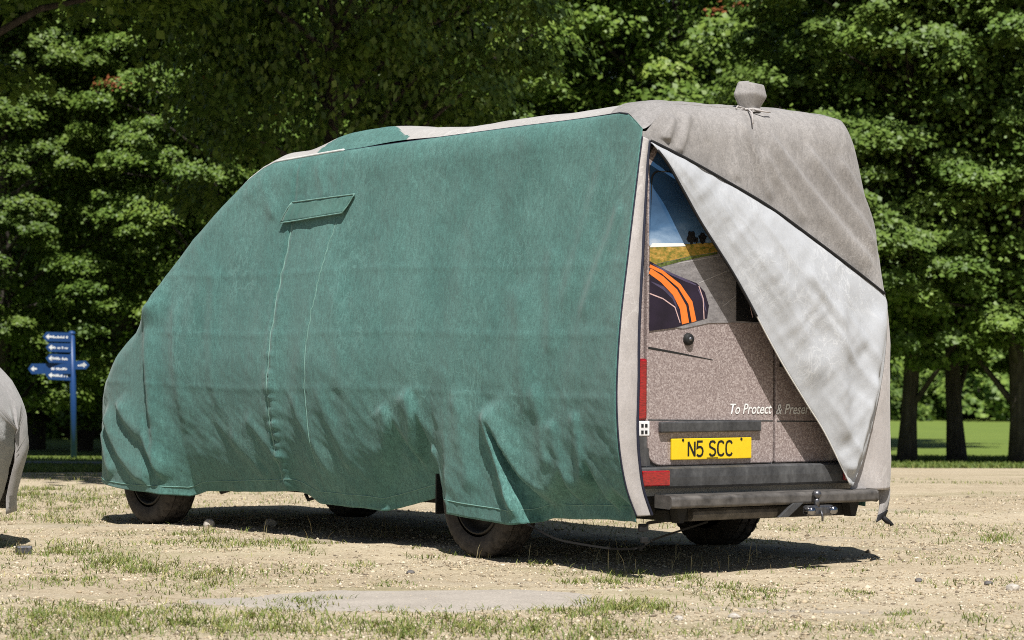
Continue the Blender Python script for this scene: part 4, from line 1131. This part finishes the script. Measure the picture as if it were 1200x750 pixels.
place(protoA, 790, 52, 3.4, 1.02, "broad sunlit maple behind the rear roof corner of the cover", G1)
place(protoC, 1068, 45.5, .5, .84, "lime tree with dark upright trunk nearest the grey corner cloth", G1)
place(protoC, 1122, 46.5, 2.3, .86, "lime tree, middle trunk of the three on the lawn", G1)
place(protoC, 1190, 45, 4.1, (.84, .84, .86), "lime tree with leaning trunk at the right picture edge", G1)
back = [(-60, 58, protoB, 0.9), (-20, 70, protoA, 1.0), (90, 68, protoC, 1.0), (350, 64, protoA, 1.05), (640, 64, protoA, 1.1), (900, 64, protoB, 1.1), (965, 66, protoA, 1.1), (1250, 47, protoC, .85)]
desc = ["maple beyond the left picture edge behind the grey covered car", "maple behind the blue signpost, deep in shade", "slim lime tree standing behind the signpost", "maple in shade between cover roof front and roof hump", "tall maple in the dark gap above the middle of the roof",
        "dark maple behind the grey roof cap", "maple in deep shade behind the grey back cloth", "lime tree just beyond the right picture edge"
        ]
for i, (px, y, pr_, sc) in enumerate(back): place(pr_, px, y, i * 1.37, sc, desc[i], G2)
far = [(1010, 118), (1085, 126), (1150, 120), (1215, 128), (1290, 118), (1050, 142), (1120, 146), (1190, 144), (1260, 146), (-40, 96), (30, 102), (95, 98), (170, 104), (240, 108), (980, 150)]
fd_ = ["far round tree across the lawn just right of the grey corner cloth", "far round tree seen between the first and middle lime trunks", "far round tree seen between the middle and leaning lime trunks", "far round tree beside the leaning lime trunk", "far tree outside the right picture edge",
       "hindmost tree across the lawn near the grey corner cloth", "hindmost tree across the lawn behind the middle lime", "hindmost tree across the lawn by the leaning lime", "hindmost tree across the lawn past the right edge", "far tree outside the left picture edge", "far tree low behind the signpost's long finger", "far tree low behind the signpost's pole", "far tree low behind the front of the cover", "far tree hidden behind the cover's windscreen", "hindmost tree behind the grey back cloth"]
for i, (px, y) in enumerate(far):
    pr_ = (protoA, protoB)[i % 2]; h = 1.0 if i % 3 else 1.15
    r = place(pr_, px, y, i * .9, (1.05, 1.05, h), fd_[i], G3); r.location.z -= 2.0

# shrubs below the far trees
def make_bush(seed):
    rg = np.random.default_rng(seed); n = 5200
    root = empty("shrub")
    th = rg.uniform(0, 2 * math.pi, n); cz = rg.uniform(0, 1, n); rr = (1 - cz ** 2.2) ** .5 * rg.uniform(.55, 1, n) ** .4 * 1.5 * (1 + .2 * np.sin(3 * th + seed) + .15 * np.sin(7 * th + cz * 9))
    C = np.stack([rr * np.cos(th), rr * np.sin(th), .1 + cz * 1.7 + .12 * np.sin(5 * th)], 1)
    Nn = C * [.6, .6, .5] + rg.normal(0, .5, (n, 3)) + [0, 0, .5]; Nn /= np.linalg.norm(Nn, axis=1)[:, None]
    cr = leaves_mesh("foliage", C, Nn, .13 * rg.uniform(.7, 1.3, n), rg.uniform(0, .95, n), M['leaf2'], rg); cr.parent = root
    mb = MB()
    for k_ in range(5): mb.tube([(0, 0, -.1), (.4 * math.cos(k_ * 1.26), .4 * math.sin(k_ * 1.26), .7), (.8 * math.cos(k_ * 1.26), .8 * math.sin(k_ * 1.26), 1.3)], [.04, .03, .01], 6)
    mb.build("stem", M['bark'], root, True); return root
bush = make_bush(5); first = True
bs = [(20, 74, 1.0), (70, 70, .85), (110, 78, 1.1), (150, 72, 1.0), (1000, 104, 1.5), (1070, 106, 1.4), (1105, 108, 1.6), (1160, 104, 1.5), (1205, 107, 1.6), (1240, 104, 1.4), (1135, 112, 1.8), (1035, 112, 1.8)]
bl = ["rounded shrub at the shaded lawn edge left of the signpost", "low shrub directly behind the signpost pole", "rounded shrub between signpost and green cover", "rounded shrub hidden behind the cover's front corner", "shrub across the lawn behind the grey back cloth", "shrub across the lawn behind the first lime trunk", "shrub across the lawn left of the middle lime trunk", "shrub across the lawn right of the middle lime trunk", "shrub across the lawn behind the leaning lime", "shrub across the lawn past the right edge", "larger shrub further back behind the middle lime", "larger shrub further back beside the grey corner cloth"]
for i, (px, y, sc) in enumerate(bs):
    r = bush if i == 0 else dup(bush, (0, 0, 0), 0, (1, 1, 1), "", "")
    r.location = ((px - 600) / 3472.5 * y, y, float(tz(y))); r.rotation_euler = (0, 0, i * 1.1); r.scale = (sc * 1.2, sc * 1.2, sc)
    tag(r, bl[i], "shrub", "shrubs at the lawn's far edge")

# ------------------------------------------------------------------ pebbles, stones, grass
rg = np.random.default_rng(99)
def scatter_view(n, y0, y1, xpad=.4):
    y = rg.uniform(y0 ** .5, y1 ** .5, n) ** 2; hwid = 600 / 3472.5 * y + xpad
    return rg.uniform(-1, 1, n) * hwid, y
oct_v = np.array([(1, 0, 0), (0, 1, 0), (-1, 0, 0), (0, -1, 0), (0, 0, 1), (0, 0, -1)], float); oct_f = np.array([(0, 1, 4), (1, 2, 4), (2, 3, 4), (3, 0, 4), (1, 0, 5), (2, 1, 5), (3, 2, 5), (0, 3, 5)])
def rocks(name, x, y, s, rnd, mat_):
    n = len(x)
    sc = np.stack([s * rg.uniform(.7, 1.5, n), s * rg.uniform(.7, 1.3, n), s * rg.uniform(.45, .8, n)], 1)
    a = rg.uniform(0, 2 * math.pi, n); ca, sa = np.cos(a), np.sin(a)
    V = oct_v[None] * sc[:, None, :] * rg.uniform(.7, 1.25, (n, 6, 1)) + rg.normal(0, .12, (n, 6, 3)) * s[:, None, None]
    X_ = V[..., 0] * ca[:, None] - V[..., 1] * sa[:, None]; Y_ = V[..., 0] * sa[:, None] + V[..., 1] * ca[:, None]
    Z_ = V[..., 2] + (gz(x, y) + s * .12)[:, None]
    VV_ = np.stack([X_ + x[:, None], Y_ + y[:, None], Z_], -1).reshape(-1, 3)
    F = (oct_f[None] + (np.arange(n) * 6)[:, None, None]).reshape(-1, 3)
    return fast_mesh(name, VV_, F, mat_, None, False, np.repeat(rnd, 8))
x, y = scatter_view(80000, 11.3, 24)
den = fbm(x * 1.1, y * 2.0, 4, 201); keep = rg.uniform(0, 1, len(x)) < np.clip(.55 + 1.3 * den, .08, 1)
inp = (np.abs(x + .5) < 1.0) & (np.abs(y - 13.72) < .56); keep &= ~(inp & (rg.uniform(0, 1, len(x)) < .6))
x, y = x[keep], y[keep]
s = .0035 + .0075 * rg.uniform(0, 1, len(x)) ** 2.0 + .012 * rg.uniform(0, 1, len(x)) * (rg.uniform(0, 1, len(x)) > .96)
pb = rocks("gravel", x, y, s, rg.uniform(0, 1, len(x)), M['pebble']); tag(pb, "loose pale gravel stones strewn over the yard", "gravel", kind="stuff")

def stone(px_xy, size, mat_, label, seed):
    rs = np.random.default_rng(seed); import bmesh
    bm = bmesh.new(); bmesh.ops.create_icosphere(bm, subdivisions=2, radius=1)
    sc = rs.uniform(.7, 1.2, 3) * [1.2, 1, .75]
    for v_ in bm.verts:
        q = np.array(v_.co); f_ = 1 + .35 * float(fbm(np.array(q[0] * 1.3 + seed), np.array(q[1] * 1.3 + q[2] * 1.7), 2, seed)); v_.co = Vector(q * f_ * sc * size)
    me = bpy.data.meshes.new("stone"); bm.to_mesh(me); bm.free()
    o = link("stone", me, None, mat_); x_, y_ = px_xy; o.location = (x_, y_, float(gz(x_, y_)) + size * .35); tag(o, label, "stone", "larger stones lying on the gravel"); return o
def gpx(px, py):
    yv = 1.1773 * 3472.5 / (py - 406.0 - (px - 600) * .0061); return (px - 600) / 3472.5 * yv, yv
stone(gpx(1160, 684), .022, M['darkstone'], "dark flint on bare gravel at far right front", 1)
stone(gpx(1078, 680), .018, M['darkstone'], "small dark flint near the tip of the van's shadow", 2)
stone(gpx(247, 618), .045, M['stone'], "pale stone on the gravel beside the cover's front wheel", 3)
stone(gpx(318, 618), .035, M['stone'], "pale stone in the shade edge behind the front wheel", 4)
stone(gpx(483, 668), .018, M['darkstone'], "grey stone ahead of the rear wheel on pale soil", 5)
stone(gpx(862, 726), .026, M['stone'], "white stone in the foreground gravel below the tow hitch", 6)
stone(gpx(1188, 690), .028, M['stone'], "white stone by the right picture edge", 7)
stone(gpx(797, 729), .02, M['stone'], "small white stone beside the foreground grass tuft", 8)
mb = MB(); mb.box(-.045, .045, -.03, .03, 0, .05); q = gpx(30, 648); o = mb.build("wheel_chock", M['steel'], None, bevel=.008); o.location = (*q, float(gz(*q))); o.rotation_euler = (0, 0, .3); tag(o, "small grey metal block on the ground by the grey covered car", "block")

def blades(name, bx, by, h, lean_, wd, mat_, rnd, zoff=0.0):
    n = len(bx); a = rg.uniform(0, 2 * math.pi, n); ca, sa = np.cos(a), np.sin(a)
    z0 = gz(bx, by) + zoff - .004
    wx, wy = -sa * wd, ca * wd
    base = np.stack([bx, by, z0], 1); tip = base + np.stack([ca * lean_ * h, sa * lean_ * h, h], 1); mid = base + np.stack([ca * lean_ * h * .35, sa * lean_ * h * .35, h * .58], 1)
    wv = np.stack([wx, wy, 0 * wx], 1)
    V = np.stack([base - wv, base + wv, mid - wv * .8, mid + wv * .8, tip], 1).reshape(-1, 3)
    i = np.arange(n) * 5
    F = np.stack([np.stack([i, i + 1, i + 3], 1), np.stack([i, i + 3, i + 2], 1), np.stack([i + 2, i + 3, i + 4], 1)], 1).reshape(-1, 3)
    return fast_mesh(name, V, F, mat_, None, False, np.repeat(rnd, 3))

# grass patches: (px, py, half width px, half height px, blades, height m)
GP = [(110, 728, 120, 6, 2600, .055), (330, 732, 230, 8, 6200, .06), (620, 742, 160, 6, 2600, .055), (110, 715, 90, 4, 1500, .045), (735, 714, 65, 4, 2600, .06), (720, 741, 50, 5, 700, .05), (860, 695, 38, 4, 900, .05), (720, 674, 50, 6, 1400, .055), (820, 678, 60, 5, 900, .045), (1010, 694, 36, 3, 500, .035), (915, 690, 24, 3, 350, .04), (1172, 631, 18, 3, 500, .07), (1115, 631, 16, 2, 260, .04), (1150, 724, 12, 3, 240, .05), (1065, 722, 22, 3, 300, .04),
      (120, 655, 45, 5, 900, .06), (70, 648, 30, 5, 700, .07), (185, 668, 40, 5, 900, .06), (250, 675, 35, 5, 700, .06), (90, 680, 40, 5, 600, .05), (140, 662, 20, 5, 500, .08), (230, 630, 60, 5, 1200, .07), (340, 638, 60, 5, 1000, .06), (425, 662, 20, 3, 260, .05), (250, 690, 22, 3, 260, .05), (60, 600, 70, 8, 2200, .06), (90, 586, 70, 5, 2200, .06), (40, 575, 60, 4, 1800, .07), (350, 708, 60, 4, 900, .05), (465, 684, 25, 3, 300, .04), (560, 650, 45, 3, 500, .05), (640, 655, 40, 4, 500, .06), (960, 665, 50, 4, 260, .04), (500, 742, 90, 5, 1500, .05), (1020, 742, 60, 4, 300, .04), (880, 736, 50, 4, 240, .04), (30, 745, 60, 5, 900, .05), (435, 634, 12, 4, 220, .07),(620,600,20,3,150,.06)]
GX = []; GY = []; GH = []
for (px, py, hw_, hh_, n_, h_) in GP:
    n_ = int(n_ * .40); hw_ = hw_ * 1.3; hh_ = hh_ * 2.4; h_ = h_ * .60
    ntf = max(3, n_ // 12); tx = px + rg.normal(0, .5, ntf) * hw_; ty = py + rg.normal(0, .5, ntf) * hh_
    id_ = rg.integers(0, ntf, n_); ppx = tx[id_]; ppy = ty[id_]
    bx, by = gpx(ppx, np.maximum(ppy, 560)); bx = bx + rg.normal(0, .035, n_); by = by + rg.normal(0, .06, n_)
    GX.append(bx); GY.append(by); GH.append(h_ * rg.uniform(.35, 1.25, n_))
# thin general sprinkle
x, y = scatter_view(42000, 11.4, 31); den = fbm(x * .8, y * 1.6, 4, 231); kp = den + .22 * (x < -1) - .05 > .18; x, y = x[kp], y[kp]
l1, l2 = van_local(x, y); 
GX.append(x); GY.append(y); GH.append(.028 * rg.uniform(.4, 1.3, len(x)))
GX = np.concatenate(GX); GY = np.concatenate(GY); GH = np.concatenate(GH)
lx1, ly1 = van_local(GX, GY); inside = (lx1 > .1) & (lx1 < 1.9) & (ly1 > .3) & (ly1 < 5.6)
kp = ~(inside & (rg.uniform(0, 1, len(GX)) < .9)); GX, GY, GH = GX[kp], GY[kp], GH[kp]
g1 = blades("grass", GX, GY, GH, rg.uniform(.3, 2.3, len(GX)), .0027, M['grass'], np.clip(rg.beta(1.8, 1.7, len(GX)), 0, 1)); tag(g1, "short tufts of grass growing through the gravel", "grass", kind="stuff")
# dry seed stalks along the shaded edge
sx_ = np.concatenate([rg.uniform(660, 910, 46), rg.uniform(225, 480, 26), rg.uniform(0, 30, 10), rg.uniform(540, 640, 10)]); sy_ = np.concatenate([rg.uniform(655, 668, 46), rg.uniform(622, 640, 26), rg.uniform(640, 660, 10), rg.uniform(650, 656, 10)])
bx, by = gpx(sx_, sy_); g2 = blades("dry_stalks", bx, by, rg.uniform(.04, .15, len(bx)), rg.uniform(.1, .7, len(bx)), .0028, M['straw'], rg.uniform(0, 1, len(bx))); tag(g2, "pale dry grass stalks along the van's shadow", "grass", kind="stuff")
# rougher turf along the lawn's near edge
n_ = 60000; y = rg.uniform(0, 1, n_) ** 1.6 * 16; x = rg.uniform(-9, 9.5, n_); y = lawn_edge(x) + y - .25
kp = ~((x < 1.6) & (y > 36.5 + .02 * x) & (y < 39.7 + .02 * x)) & (np.abs(x) < 600 / 3472.5 * y + .5) & ((x < -3) | (x > 3.5)); x, y = x[kp], y[kp]
g3 = blades("lawn_grass", x, y, rg.uniform(.02, .065, len(x)), rg.uniform(.2, 1.2, len(x)), .008, M['grass'], np.clip(rg.beta(1.3, 3.2, len(x)), 0, 1)); tag(g3, "longer grass along the near edge of the lawn", "grass", kind="stuff")
